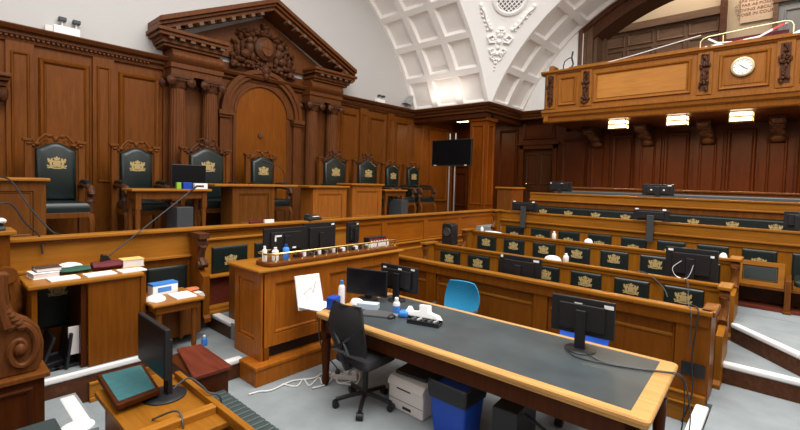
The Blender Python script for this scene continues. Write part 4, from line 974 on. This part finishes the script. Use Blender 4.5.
for x in (-L+.08, L-.1):
    for y in (-Wd+.09, Wd-.09):
        m = MB().box(x-.04, x+.04, y-.04, y+.04, .5, .69); m.lathe((x, y, 0), [(.025, 0), (.042, .05), (.034, .12), (.05, .42), (.042, .46), (.05, .5)], 14); m.done('leg', DARKP, t, smooth=True)
TZ = .7615
R2 = lambda x, y: (x, y)
# table clutter
monitor('black monitor standing alone near the right end of the long table, seen from behind', (-1.22, 3.63, TZ), .1, .49, .30, .27, stickers=((-.03, .1, .06, .02), (.2, .11, .07, .03)), basew=.12)
monitor('monitor with its black screen facing the viewer at the left end of the long table', (-3.47, 3.34, TZ), PI+.35, .5, .29, .2, stickers=(), basew=.12)
monitor('black monitor facing away behind the left workstation of the long table', (-3.22, 3.6, TZ), .06, .52, .28, .25, stickers=((-.2, .1, .05, .02), (.02, .1, .05, .025), (.2, .12, .05, .02), (-.02, .03, .05, .05)), basew=.1)
kb = thing('keyboard', 'grey computer keyboard in front of the left table monitor', 'keyboard', (-2.99, 3.04, TZ), .5)
MB().prism([(-.08, 0), (.08, 0), (.08, .022), (-.08, .012)], 'yz', -.16, .16).done('case', GREYP, kb, .004)
kk = MB()
for r in range(5):
    for c in range(14): kk.box(-.148+.0212*c, -.13+.0212*c, -.07+.027*r, -.049+.027*r, .012+.0018*r, .022+.0018*r)
kk.done('keys', SILV, kb, .001); kb.children[-1]['kind'] = 'stuff'
b = MB().loops([[(.034*s*math.cos(a), .05*s*math.sin(a), z) for a in [2*PI*k/16 for k in range(16)]] for s, z in ((1, 0), (1, .012), (.8, .026), (.4, .033))]).done('computer_mouse', BLACK, None, 0, True); b.location = (-2.83, 3.07, TZ); tag(b, 'black computer mouse beside the sanitiser bottle', 'mouse')
sb = thing('sanitiser_bottle', 'clear white sanitiser bottle with blue label on the long table', 'bottle', (-2.86, 3.17, TZ)); MB().lathe((0, 0, 0), [(.035, 0), (.036, .12), (.028, .135), (.015, .14)], 16).done('body', OFFW, sb, smooth=True); MB().lathe((0, 0, 0), [(.037, .03), (.037, .1)], 16).done('blue_label', BLUEL, sb, smooth=True); MB().lathe((0, 0, 0), [(.02, .14), (.02, .175), (.012, .18)], 12).done('cap', WHITE, sb, smooth=True)
bx_ = box_thing('paper_tray', 'pale blue box of papers between keyboard and left monitor', 'box', (-3.22, 3.13, TZ), (.22, .1, .06), plain('pale_blue', (.5, .58, .66), .6), .5)
mound('white cable and paper heap below the left monitor screen', (-3.42, 3.16, TZ), (.1, .06, .06))
# wipes and torn tissue over a black tray
wt = thing('black_tray', 'black plastic tray with clutter lying on the middle of the long table', 'tray', (-2.5, 3.17, TZ), .3)
MB().box(-.16, .16, -.06, .06, 0, .02).box(-.16, .16, -.06, -.05, .02, .04).box(-.16, .16, .05, .06, .02, .04).done('tray', BLACK, wt, .005)
for k in range(5): MB().cyl((-.12+.055*k, -.04, .03), (-.1+.055*k, .03, .035), .016, n=8).done('tray_item', (GREYP, SILV, BLACK, GREYP, SILV)[k], wt, smooth=True)
def torn(label, loc, w, hh, rz):
    m = MB(); pts = [(-w, 0), (w, 0), (w*.8, hh*.35), (w*.35, hh*.5), (w*.3, hh), (-w*.2, hh*.95), (-w*.15, hh*.5), (-w*.6, hh*.4), (-w*.75, hh*.75), (-w*.9, hh*.3)]
    m.prism(pts, 'xz', -.045, .045); q = m.done('tissue_packet', WHITE, None, .012, True); q.location = loc; q.rotation_euler = (-.25, 0, rz); return tag(q, label, 'tissues')
torn('torn white tissue packet behind the black tray on the long table', (-2.6, 3.27, TZ+.012), .2, .13, .25)
box_thing('wipes_packet', 'pale blue wipes packet at the left of the torn white tissues', 'packet', (-2.78, 3.2, TZ), (.1, .11, .06), BLUEL, .4, .02)
# white board propped on the table end, blue box and small bottles beside it
wb = thing('presentation_folder', 'white open folder with scribbles propped against the clerk desk', 'folder', (-3.8, 2.83, .70)); 
m = MB(); m.prism([(-.17, 0), (.17, -.02), (.12, .36), (-.2, .37)], 'yz', 0, .015); q = m.done('upright_page', WHITE, wb, .006); q.rotation_euler = (0, -.1, 0)
sc = MB(); sc.tube([(.02, -.08, .08), (.02, -.04, .12), (.02, -.1, .17), (.02, 0, .22), (.02, .02, .16), (.02, .06, .28)], .0015, 5); q2 = sc.done('scribble', GREYP, q)
MB().prism([(.0, -.17), (.26, -.1), (.3, .14), (.02, .17)], 'xy', .035, .05).done('lower_page', WHITE, wb, .004)
box_thing('storage_tub', 'blue plastic storage tub on the left corner of the long table', 'tub', (-3.46, 2.86, TZ), (.1, .13, .13), BLUEB, .3, .015)
tube_bottle('bottle', 'white and blue spray bottle behind the blue storage tub', -3.52, 3.02, .26, .035, OFFW, BLUEL, TZ)
# cables over the table
def cable(label, pts, r=.006, mat=None, cat='cable'):
    P = [Vector(p) for p in pts]; Q = []
    for i in range(len(P)-1):
        p0, p1, p2, p3 = P[max(i-1, 0)], P[i], P[i+1], P[min(i+2, len(P)-1)]
        for k in range(6):
            u = k/6; Q.append(.5*((2*p1)+(p2-p0)*u+(2*p0-5*p1+4*p2-p3)*u*u+(3*p1-p0-3*p2+p3)*u**3))
    Q.append(P[-1]); q = MB().tube(Q, r).done('cable', mat or CABLE, None, 0, True); return tag(q, label, cat)
cable('grey cable curving from the lone table monitor over the right table end', [(-1.15, 3.55, .775), (-1.0, 3.45, .77), (-.8, 3.5, .77), (-.62, 3.6, .77), (-.53, 3.62, .772), (-.49, 3.65, .7), (-.47, 3.8, .4), (-.52, 4.0, .02)], .0045, GREYP)
cable('black cable from the lone table monitor hanging off the right table end', [(-1.3, 3.5, .775), (-1.15, 3.4, .77), (-.85, 3.47, .77), (-.65, 3.56, .772), (-.53, 3.58, .774), (-.49, 3.6, .68), (-.5, 3.6, .35), (-.6, 3.5, .02)], .0045)
cable('black cable hanging down the right end of the panelled front row', [(-.62, 4.7, 1.04), (-.56, 4.6, 1.04), (-.55, 4.56, .95), (-.58, 4.57, .6), (-.56, 4.55, .3), (-.62, 4.5, .03)], .007)
cable('white cable drooping from the big second row monitor', [(-.8, 5.75, 1.15), (-.86, 5.72, 1.05), (-.78, 5.5, 1.12), (-.72, 5.2, 1.06), (-.66, 4.75, 1.05), (-.6, 4.56, 1.0), (-.6, 4.55, .7)], .005, GREYP)
cable('grey cable hooped behind the big second row monitor', [(-.88, 5.78, 1.28), (-.95, 5.7, 1.2), (-.9, 5.66, 1.115), (-.8, 5.66, 1.115), (-.76, 5.74, 1.25)], .0035, SILV)
cable('thin dark cable sagging from the third row rail to the second row', [(-1.3, 5.66, 1.12), (-1.15, 5.58, 1.1), (-1.0, 5.55, .98), (-.95, 5.5, .9)], .007, GREYP)
cable('white cable lying on the carpet in front of the clerk desk', [(-3.78, 2.1, .01), (-3.76, 2.2, .01), (-3.7, 2.3, .012), (-3.72, 2.55, .012), (-3.62, 2.75, .012), (-3.66, 2.95, .012), (-3.5, 2.9, .012), (-3.42, 2.75, .012), (-3.45, 2.6, .012)], .008, CABLEW)
cable('loop of white cable tangled beside the power strip', [(-3.5, 2.95, .012), (-3.36, 2.86, .012), (-3.3, 2.98, .012), (-3.42, 3.06, .03), (-3.3, 3.1, .05), (-3.2, 2.96, .02), (-3.34, 2.86, .012)], .008, CABLEW)
cable('white cable zigzag lying on the carpet between the clerk desk and the table leg', [(-3.74, 2.45, .008), (-3.6, 2.52, .008), (-3.68, 2.66, .008), (-3.52, 2.62, .008), (-3.6, 2.8, .008), (-3.46, 2.74, .008), (-3.55, 2.9, .008), (-3.42, 2.9, .008)], .008, CABLEW)
ps = thing('power_strip', 'white power strip with tangled cables on the carpet under the table end', 'power strip', (-3.4, 2.98, 0), .6); MB().box(-.14, .14, -.03, .03, 0, .05).done('case', OFFW, ps, .006); 
for k in range(3): MB().box(-.1+.09*k, -.05+.09*k, -.022, .022, .05, .09).done('plug', WHITE if k else GREYP, ps, .006)
cable('black cable trailing from the table end down to the power strip', [(-3.5, 2.86, .77), (-3.52, 2.74, .72), (-3.5, 2.74, .4), (-3.42, 2.92, .1)], .007, GREYP)
# ---- printer
pr_ = thing('laser_printer', 'off-white laser printer standing on the carpet under the long table', 'printer', (-2.5, 3.14, 0))
MB().box(-.205, .205, -.22, .22, .0, .235).done('body', OFFW, pr_, .012)
m = MB(); m.loops([[(x, y, z) for y, z in ((-.235, .215), (-.235, .25), (-.2, .29), (-.1, .31), (.22, .31), (.22, .235), (-.2, .235))] for x in (-.21, .21)]); m.done('top_cover', OFFW, pr_, .008)
MB().box(-.13, .13, -.05, .17, .305, .313).done('paper_exit', GREYP, pr_, .004); MB().box(-.03, .07, -.224, -.215, .03, .055).done('tray_handle', BLACK, pr_, .003); MB().box(-.1, .06, -.226, -.215, .2, .212).done('front_slot', GREYP, pr_)
MB().box(-.205, .205, -.223, -.219, .095, .098).done('tray_gap', GREYP, pr_); MB().cyl((.2, .0, .05), (.209, .0, .05), .018).done('side_button', GREYP, pr_)
box_thing('paper_stack', 'dark flat tray lying on top of the printer', 'tray', (-2.5, 3.12, .314), (.34, .3, .03), BLACK, .1)
# ---- bin
bn = thing('waste_bin', 'tall blue waste bin with a black bag folded over its rim under the table', 'bin', (-1.98, 2.98, 0))
m = MB(); m.loops([rr(.15, .13, .03, 0), rr(.18, .16, .03, .40), rr(.185, .165, .03, .42)]); m.done('bin_body', BLUEB, bn)
m = MB(); m.loops([rr(.186, .166, .03, .33), rr(.192, .172, .03, .37), rr(.195, .175, .035, .46), rr(.185, .165, .03, .475), rr(.16, .14, .03, .44), rr(.15, .13, .03, .25)]); m.done('bin_bag', BLACK, bn, .0)
box_thing('computer_tower', 'black computer tower under the long table right of the blue bin', 'computer', (-1.52, 3.1, 0), (.2, .42, .42), BLACK, .1, .01)
fr_ = thing('folding_trolley', 'black tubular trolley frame leaning under the right half of the long table', 'trolley', (-1.15, 3.02, 0))
MB().tube([(-.25, 0, .38), (-.05, 0, .3), (.16, .02, .2), (.16, .02, .02)], .014).done('frame', BLACK, fr_, smooth=True); MB().tube([(.2, .1, .02), (.2, .1, .45)], .014).done('upright', BLACK, fr_, smooth=True); MB().box(.08, .2, -.02, .01, .17, .22).done('latch', SILV, fr_, .004)
# ---- office chair
def office_chair(label, loc, rz, back, seat, frame, hb=1.0, name='office_chair', arms=False, mesh=False):
    t = thing(name, label, 'chair', loc, rz, 'office chairs in the well')      # faces +Y
    for k in range(5):
        a = 2*PI*k/5+.3; x, y = .27*math.cos(a), .27*math.sin(a)
        m = MB(); m.tube([(0, 0, .12), (x*.5, y*.5, .1), (x, y, .075)], .02, 8); l = m.done('leg', frame, t, smooth=True)
        MB().cyl((x-.03*math.sin(a), y+.03*math.cos(a), .032), (x+.03*math.sin(a), y-.03*math.cos(a), .032), .032, n=14).done('castor', BLACK, l, smooth=True)
    MB().cyl((0, 0, .08), (0, 0, .42), .028).done('gas_column', frame, t, smooth=True)
    m = MB(); m.loops([rr(.22*s, .21*s, .07*s, z) for s, z in ((.9, .42), (1, .44), (1.0, .47), (.93, .5), (.7, .515))]); m.done('seat', seat, t, smooth=True)
    R = []
    for j in range(9):
        v = j/8; z = .56+(hb-.56)*v; hw = .19+.035*math.sin(PI*min(1, v*1.15)) - (.03 if v == 1 else 0); y = -.24-.05*math.sin(PI*v*.9)+.03*v*-1.2
        R.append([(x, y + .05*(abs(x)/hw)**2 + d, z) for x, d in [(-hw, -.012), (-hw*.5, -.02), (0, -.02), (hw*.5, -.02), (hw, -.012), (hw, .012), (hw*.5, .02), (0, .02), (-hw*.5, .02), (-hw, .012)]])
    b = MB().loops(R).done('backrest', back, t, 0, True)
    if mesh:
        MB().tube([R[8][0], R[4][0], R[0][0], R[0][4], R[4][4], R[8][4], R[8][2], R[8][0]], .012).done('back_rim', BLACK, b, smooth=True)
        MB().tube([(-.14, -.29, .78), (-.02, -.31, .66), (-.1, -.32, .6), (.1, -.32, .6), (.03, -.31, .68), (.14, -.29, .78)], .014).done('lumbar_brace', GREYP, b, smooth=True)
    MB().tube([(0, -.05, .42), (0, -.25, .42), (0, -.31, .55), (0, -.3, .7)], .022).done('back_support', frame, t, smooth=True)
    if arms:
        for s in (-1, 1): MB().tube([(s*.2, 0, .44), (s*.27, 0, .46), (s*.27, .02, .66), (s*.27, .12, .67), (s*.27, -.1, .67)], .02).done('armrest', frame, t, smooth=True)
    return t
office_chair('black mesh-back office chair at the left end of the long table', (-2.87, 2.77, 0), .04, MESH, MESH, BLACK, 1.0, mesh=True)
office_chair('light blue fabric office chair behind the long table, near the panelled row', (-2.78, 4.0, 0), PI+.1, BLUEF, BLUEF, GREYP, .94, arms=True)
office_chair('royal blue chair hidden behind the lone monitor on the long table', (-1.4, 3.98, 0), PI, plain('royal_blue', (.01, .1, .55), .6), BLUEB, BLACK, .8)
# ================================================================ LEFT SIDE
# ---- open-fronted desk with books
t = thing('usher_desk', 'oak usher desk on the left platform carrying books and papers', 'desk', (-4.98, 1.08, .3)); o = lambda x, y, z: (x+4.98, y-1.08, z-.3)
def bx(x0, x1, y0, y1, z0, z1, name, mat, bev=.006): return MB().box(*sum(([a, b] for a, b in zip(o(x0, y0, z0), o(x1, y1, z1))), [])).done(name, mat, t, bev)
bx(-5.28, -4.72, .6, 1.49, 1.09, 1.13, 'desk_top', OAKY, .012)
bx(-4.78, -4.75, 1.03, 1.46, .3, 1.09, 'front_panel', OAKZ); bx(-5.26, -4.74, 1.46, 1.51, .3, 1.09, 'side_panel', OAKZ); bx(-5.26, -4.78, .98, 1.03, .3, 1.09, 'inner_panel', DARKP); bx(-5.26, -4.76, .63, .67, .3, 1.09, 'side_panel', OAKZ)
def book(label, x, y, z, sx, sy, h, cover, rz=0, pages=True, kind='book'):
    q = thing(kind, label, kind, (x, y, z), rz)
    MB().box(-sx/2, sx/2, -sy/2, sy/2, 0, h*.12).box(-sx/2, sx/2, -sy/2, sy/2, h*.88, h).box(-sx/2, -sx/2+.008, -sy/2, sy/2, 0, h).done('cover', cover, q, .003); MB().box(-sx/2+.008, sx/2-.006, -sy/2+.006, sy/2-.006, h*.12, h*.88).done('pages', OFFW, q)
book('thick white book lying at the left end of the usher desk', -5.08, .76, 1.13, .2, .2, .055, WHITE, .1)
book('dark brown book on top of the white book on the usher desk', -5.1, .79, 1.185, .17, .19, .035, BROWNB, .05)
def cloth(label, x, y, z, sx, sy, h, mat, rz=0, kind='folded_cloth'):
    m = MB(); n = 9; R = []
    for i in range(n+1):
        u = i/n; w = (1-.12*math.cos(7*u)); R.append([(sx/2*w*math.cos(a), -sy/2+sy*u, h/2+h/2*(1+.15*math.sin(9*u+a))*math.sin(a)) for a in [2*PI*k/10 for k in range(10)]])
    q = m.loops(R).done(kind, mat, None, 0, True); q.location = (x, y, z); q.rotation_euler = (0, 0, rz); return tag(q, label, 'cloth')
cloth('folded dark green cloth on the usher desk between books', -5.12, 1.0, 1.13, .16, .24, .06, GREENB)
cloth('folded maroon cloth in the middle of the usher desk', -5.12, 1.27, 1.13, .16, .26, .08, MAROON)
book('yellow-edged white book at the right end of the usher desk', -5.12, 1.49, 1.13, .16, .2, .085, YELLO, 0)
mound('white paper strip behind the green cloth on the usher desk', (-5.25, .98, 1.13), (.04, .14, .085))
for y, l, s in ((.87, 'left one of the white sheets at the front of the usher desk', .22), (1.15, 'middle one of the white sheets at the front of the usher desk', .24), (1.42, 'right one of the white sheets at the front of the usher desk', .22)):
    q = MB().box(-.085, .085, -s/2, s/2, 0, .012).done('paper_sheaf', WHITE, None); q.location = (-4.87, y, 1.131); q.rotation_euler = (0, 0, .06); tag(q, l, 'paper', 'white sheets on the usher desk')
# dark kit stored under the desk
for y, tl, l in ((.74, -.35, 'leaning black panel nearest the carved bench end under the usher desk'), (.9, -.12, 'leaning black panel in the middle of the opening under the usher desk')):
    q = thing('flat_panel', l, 'panel', (-4.98, y, .3), 0); m = MB().obox((0, 0, .17), (.34, .025, .32), Matrix.Rotation(tl, 3, 'X')); m.done('panel', BLACK, q, .006); MB().box(-.12, .12, -.1, .1, 0, .03).done('foot', BLACK, q, .005)
q = MB().box(-.01, .01, -.05, .05, 0, .26).done('paper_roll', OFFW, None, .003); q.location = (-4.86, .95, .42); tag(q, 'white sheet standing upright under the usher desk', 'paper')
box_thing('equipment_case', 'low black equipment case with cables under the usher desk', 'case', (-5.02, .84, .3), (.2, .24, .07), BLACK, .2, .01)
# ---- small table beside
t = thing('side_table', 'small oak table with white boxes in front of the left green bench seat', 'table', (-5.0, 1.85, .3)); o = lambda x, y, z: (x+5.0, y-1.85, z-.3)
def bx(x0, x1, y0, y1, z0, z1, name, mat, bev=.006): return MB().box(*sum(([a, b] for a, b in zip(o(x0, y0, z0), o(x1, y1, z1))), [])).done(name, mat, t, bev)
bx(-5.1, -4.52, 1.5, 2.0, .8, .83, 'table_top', OAKY, .01); bx(-4.96, -4.56, 1.54, 1.96, .72, .8, 'apron', OAKZ)
for x in (-4.93, -4.6):
    for y in (1.58, 1.92):
        m = MB().box(x-.025, x+.025, y-.025, y+.025, .66-.3, .73-.3) if 0 else MB(); m.lathe(o(x, y, 0), [(.018, .3), (.028, .34), (.02, .4), (.032, .6), (.025, .66), (.03, .73)], 12); m.done('leg', OAKR, t, smooth=True)
gb = box_thing('tissue_box', 'white carton with blue printed edges on the small oak table', 'box', (-4.95, 1.74, .83), (.12, .26, .12), WHITE, .1, .004); MB().box(-.061, .061, -.131, .131, .1, .121).done('blue_edge', BLUEL, gb); MB().box(.06, .062, -.08, .06, .03, .08).done('print_panel', BLUEL, gb)
mound('crumpled white plastic wrap at the left of the small oak table', (-4.74, 1.6, .83), (.11, .09, .05))
q = MB().box(-.13, .13, -.1, .1, 0, .012).done('paper_sheaf', WHITE, None); q.location = (-4.72, 1.85, .83); tag(q, 'flat white sheets at the front of the small oak table', 'paper')
sk = thing('newspaper_pile', 'pile of newspapers on the left green bench seat end', 'newspapers', (-5.06, 2.1, .71), .1)
for k in range(3): MB().box(-.17+.01*k, .1, -.09, .09-.01*k, .018*k+.001, .018*k+.018).done('newspaper', (OFFW, WHITE, OFFW)[k], sk, .002)
cloth('orange folder lying on the newspaper pile', -5.1, 2.08, .766, .12, .17, .04, ORANGE, .1, 'orange_folder')
bottle('small blue bottle on the floor behind the small oak table', (-4.8, 2.12, .2), .14, .04, BLUEL)
# ---- maroon cabinet, lectern desk and monitor in the foreground
t = thing('low_cabinet', 'low cabinet with glossy maroon top behind the foreground desk', 'cabinet', (-3.55, 1.5, 0)); MB().box(-.3, .3, -.13, .13, 0, .57).done('body', DARKP, t, .004)
MB().prism([(-.34, -.02), (-.3, .17), (.32, .15), (.32, -.15)], 'xy', .57, .6).done('cabinet_top', MAHO, t, .005)
t = thing('witness_enclosure', 'light oak foreground enclosure with plank top and two crossing rails', 'desk', (-2.9, 1.0, 0)); o = lambda x, y, z: (x+2.9, y-1.0, z)
def bx(x0, x1, y0, y1, z0, z1, name, mat, bev=.006): return MB().box(*sum(([a, b] for a, b in zip(o(x0, y0, z0), o(x1, y1, z1))), [])).done(name, mat, t, bev)
bx(-3.36, -2.4, .76, 1.22, .62, .655, 'plank_top', OAKX, .005); bx(-3.2, -1.5, 1.2, 1.238, .64, .7, 'long_rail', OAKX, .006); bx(-2.6, -2.535, .3, 1.2, .64, .7, 'cross_rail', OAKY, .008)
bx(-3.2, -1.5, 1.208, 1.232, 0, .64, 'rear_board', OAKR); bx(-2.58, -2.55, .3, 1.2, 0, .62, 'cross_board', OAKR); bx(-3.28, -3.25, .8, 1.2, 0, .62, 'end_board', OAKZ); bx(-3.25, -2.58, .8, .83, 0, .62, 'near_board', OAKZ)
t = thing('sloping_lectern', 'sloping teal leather lectern beside the foreground monitor', 'lectern', (-3.2, .92, .655))
q = [Vector(p)-Vector((-3.2, .92, .655)) for p in ((-3.48, .80, .72), (-2.92, .77, .72), (-2.94, 1.02, .725), (-3.46, 1.08, .725))]
def slab(pts, lo, hi): 
    n_ = (pts[1]-pts[0]).cross(pts[3]-pts[0]).normalized(); return [[p+n_*lo for p in pts], [p+n_*hi for p in pts]]
MB().loops(slab(q, -.035, 0)).done('board', DARKP, t, .006); c_ = sum(q, Vector())/4
MB().loops(slab([c_+(p-c_)*.84 for p in q], -.005, .003)).done('leather_pad', LEATHG, t)
MB().prism([(-.23, .002), (.2, .002), (.2, .02), (-.23, .02)], 'xz', -.06, .08).done('stand', DARKP, t)
monitor('black monitor in the left foreground, its dark screen angled to the left', (-2.98, 1.03, .655), PI, .5, .325, .318, stickers=(), basew=.13, dx=.11)
cable('grey cable looping behind the foreground monitor onto the rail', [(-2.84, 1.06, .75), (-2.86, 1.16, .78), (-2.8, 1.22, .73), (-2.7, 1.22, .72), (-2.66, 1.28, .68), (-2.64, 1.29, .5), (-2.64, 1.3, .43)], .006, GREYP)
cable('grey cable arching across the short foreground rail', [(-2.72, .9, .662), (-2.62, .98, .72), (-2.56, 1.0, .706), (-2.5, .99, .6), (-2.48, .99, .01)], .006, GREYP)
t = thing('green_bench', 'long seat with ribbed dark green cushion in front of the clerk desk', 'bench', (-2.4, 1.42, 0)); MB().box(-.78, .8, -.13, .13, 0, .39).done('seat_box', DARKP, t, .004)
m = MB()
for k in range(26): m.box(-.8+.062*k, -.8+.062*k+.06, -.16, .15, .39, .45)
m.done('ribbed_cushion', plain('green_leather', (.04, .058, .054), .4), t, .012)
t = thing('near_seat', 'corner of a dark green seat at the bottom left edge', 'seat', (-3.3, .36, 0)); MB().box(-.3, .3, -.25, .2, .12, .38).done('seat_box', DARKP, t, .005); MB().box(-.32, .32, -.27, .24, .38, .45).done('seat_cushion', plain('green_vinyl', (.035, .05, .048), .45), t, .02)
# ---- carved bench end, left edge
t = thing('carved_bench_end', 'dark oak bench end carved with a big scroll at the left edge', 'bench end', (-4.0, .4, .12)); o = lambda x, y, z: (x+4.0, y-.4, z-.12)
MB().box(*sum(([a, b] for a, b in zip(o(-4.3, -.6, .12), o(-4.0, .6, .6))), [])).done('base', DARKP, t, .004)
MB().ring(lambda u, v, w: o(-4.0+w, u, v), .05, .54, .2, .55, .04, .02).done('base_panel', DARKP, t); MB().box(*sum(([a, b] for a, b in zip(o(-4.32, -.6, .6), o(-3.97, .63, .64))), [])).done('base_cap', OAKR, t, .008)
pts = [(-.6, .64), (.56, .64), (.6, .72), (.605, .85), (.58, .96), (.52, 1.03), (.46, 1.07), (.42, 1.16), (.41, 1.28), (.42, 1.38), (-.6, 1.44)]
MB().prism([(a-.4, b-.12) for a, b in pts], 'yz', -.16, -.04).done('upright', PORT, t, .012)
s = MB(); cy, cz = .47, .83
sp = [o(-4.03, cy+(.13-.017*k)*math.cos(PI*.9-k*.62)*.78, cz+(.17-.021*k)*math.sin(PI*.9-k*.62)) for k in range(8)] 
q = []
for i in range(len(sp)-1): q += [Vector(sp[i]).lerp(Vector(sp[i+1]), u/3) for u in range(3)]
s.tube([o(-4.03, cy+(.145-.0042*k)*.78*math.cos(2.2-k*.3), cz+(.19-.0055*k)*math.sin(2.2-k*.3)) for k in range(34)], .022, 7)
s.tube([o(-4.03, .36, 1.38), o(-4.02, .36, 1.22), o(-4.02, .38, 1.1), o(-4.02, .4, 1.0)], .03, 7)
for k in range(6): s.ball(o(-4.03, .38+.02*k, 1.14-.03*k), (.03, .035, .03), 7, 4)
s.ball(o(-4.03, cy, cz), (.04, .04, .05)); s.done('carved_scroll', PORT, t, smooth=True)
# ---- post with telephone at the left end of the bench front
t = thing('newel_post', 'oak corner post with flat cap at the left end of the bench front', 'post', (-5.2, .4, .3)); MB().box(-.15, .15, -.6, .13, 0, 1.24).done('post', OAKZ, t, .006); MB().box(-.18, .2, -.6, .17, 1.24, 1.28).done('cap', OAKY, t, .01); MB().ring(lambda u, v, w: (.15+w, u, v), -.5, .07, .2, 1.1, .05, .02).done('panel_moulding', OAKZ, t)
s = MB(); s.cyl((.13, .1, .9), (.26, .1, .9), .07, n=18); s.tube([(.2, .13, .88), (.2, .16, .7), (.2, .12, .5), (.2, .17, .36)], .05, 8); s.ball((.2, .16, .62), (.05, .05, .07)); s.done('scroll_bracket', OAKR, t, smooth=True)
q = thing('telephone', 'white and grey telephone on the corner post cap', 'telephone', (-5.12, .42, 1.58)); MB().prism([(-.1, 0), (.1, 0), (.1, .03), (-.1, .07)], 'xz', -.1, .08).done('base', GREYP, q, .008); MB().box(-.1, .08, -.1, .09, .065, .1).done('handset', OFFW, q, .015)
cable('black cable arching over the left bench front rail', [(-5.3, .45, 1.66), (-5.3, .42, 1.75), (-5.35, .56, 1.8), (-5.38, .68, 1.6), (-5.4, .78, 1.47), (-5.38, .8, 1.3)], .008)
cable('black cable running down from the left bench desk to the rail', [(-6.8, .62, 2.03), (-6.5, .7, 1.98), (-6.0, .8, 1.7), (-5.6, .9, 1.5), (-5.48, .95, 1.474)], .009)
# ================================================================ LIGHT
w = D.worlds.new('world'); bpy.context.scene.world = w; w.use_nodes = True
bg = w.node_tree.nodes['Background']; bg.inputs[0].default_value = (1, .985, .96, 1); bg.inputs[1].default_value = 1.2
def area(name, loc, size, power, col, rot=(0, 0, 0), spread=PI):
    l = D.lights.new(name, 'AREA'); l.shape = 'RECTANGLE'; l.size, l.size_y = size; l.energy = power; l.color = col
    l.spread = spread; o = D.objects.new(name, l); COL.objects.link(o); o.location = loc; o.rotation_euler = rot; return o
area('skylight', (-.6, 3.2, 8.9), (6, 6), 820, (1, .985, .96))
area('gallery_fill_light', (-1, 12.9, 8.1), (4, 1), 120, (1, .95, .88))  # unseen fill, added to brighten the room behind the gallery arch
area('cornice_uplight', (-7.25, 9.7, 4.3), (1.2, .12), 3.5, (1, .9, .8), (PI, 0, 0))
vs = bpy.context.scene.view_settings
vs.view_transform = 'Standard'; vs.look = 'None'; vs.gamma = 1; vs.use_curve_mapping = False; vs.exposure = 0.3
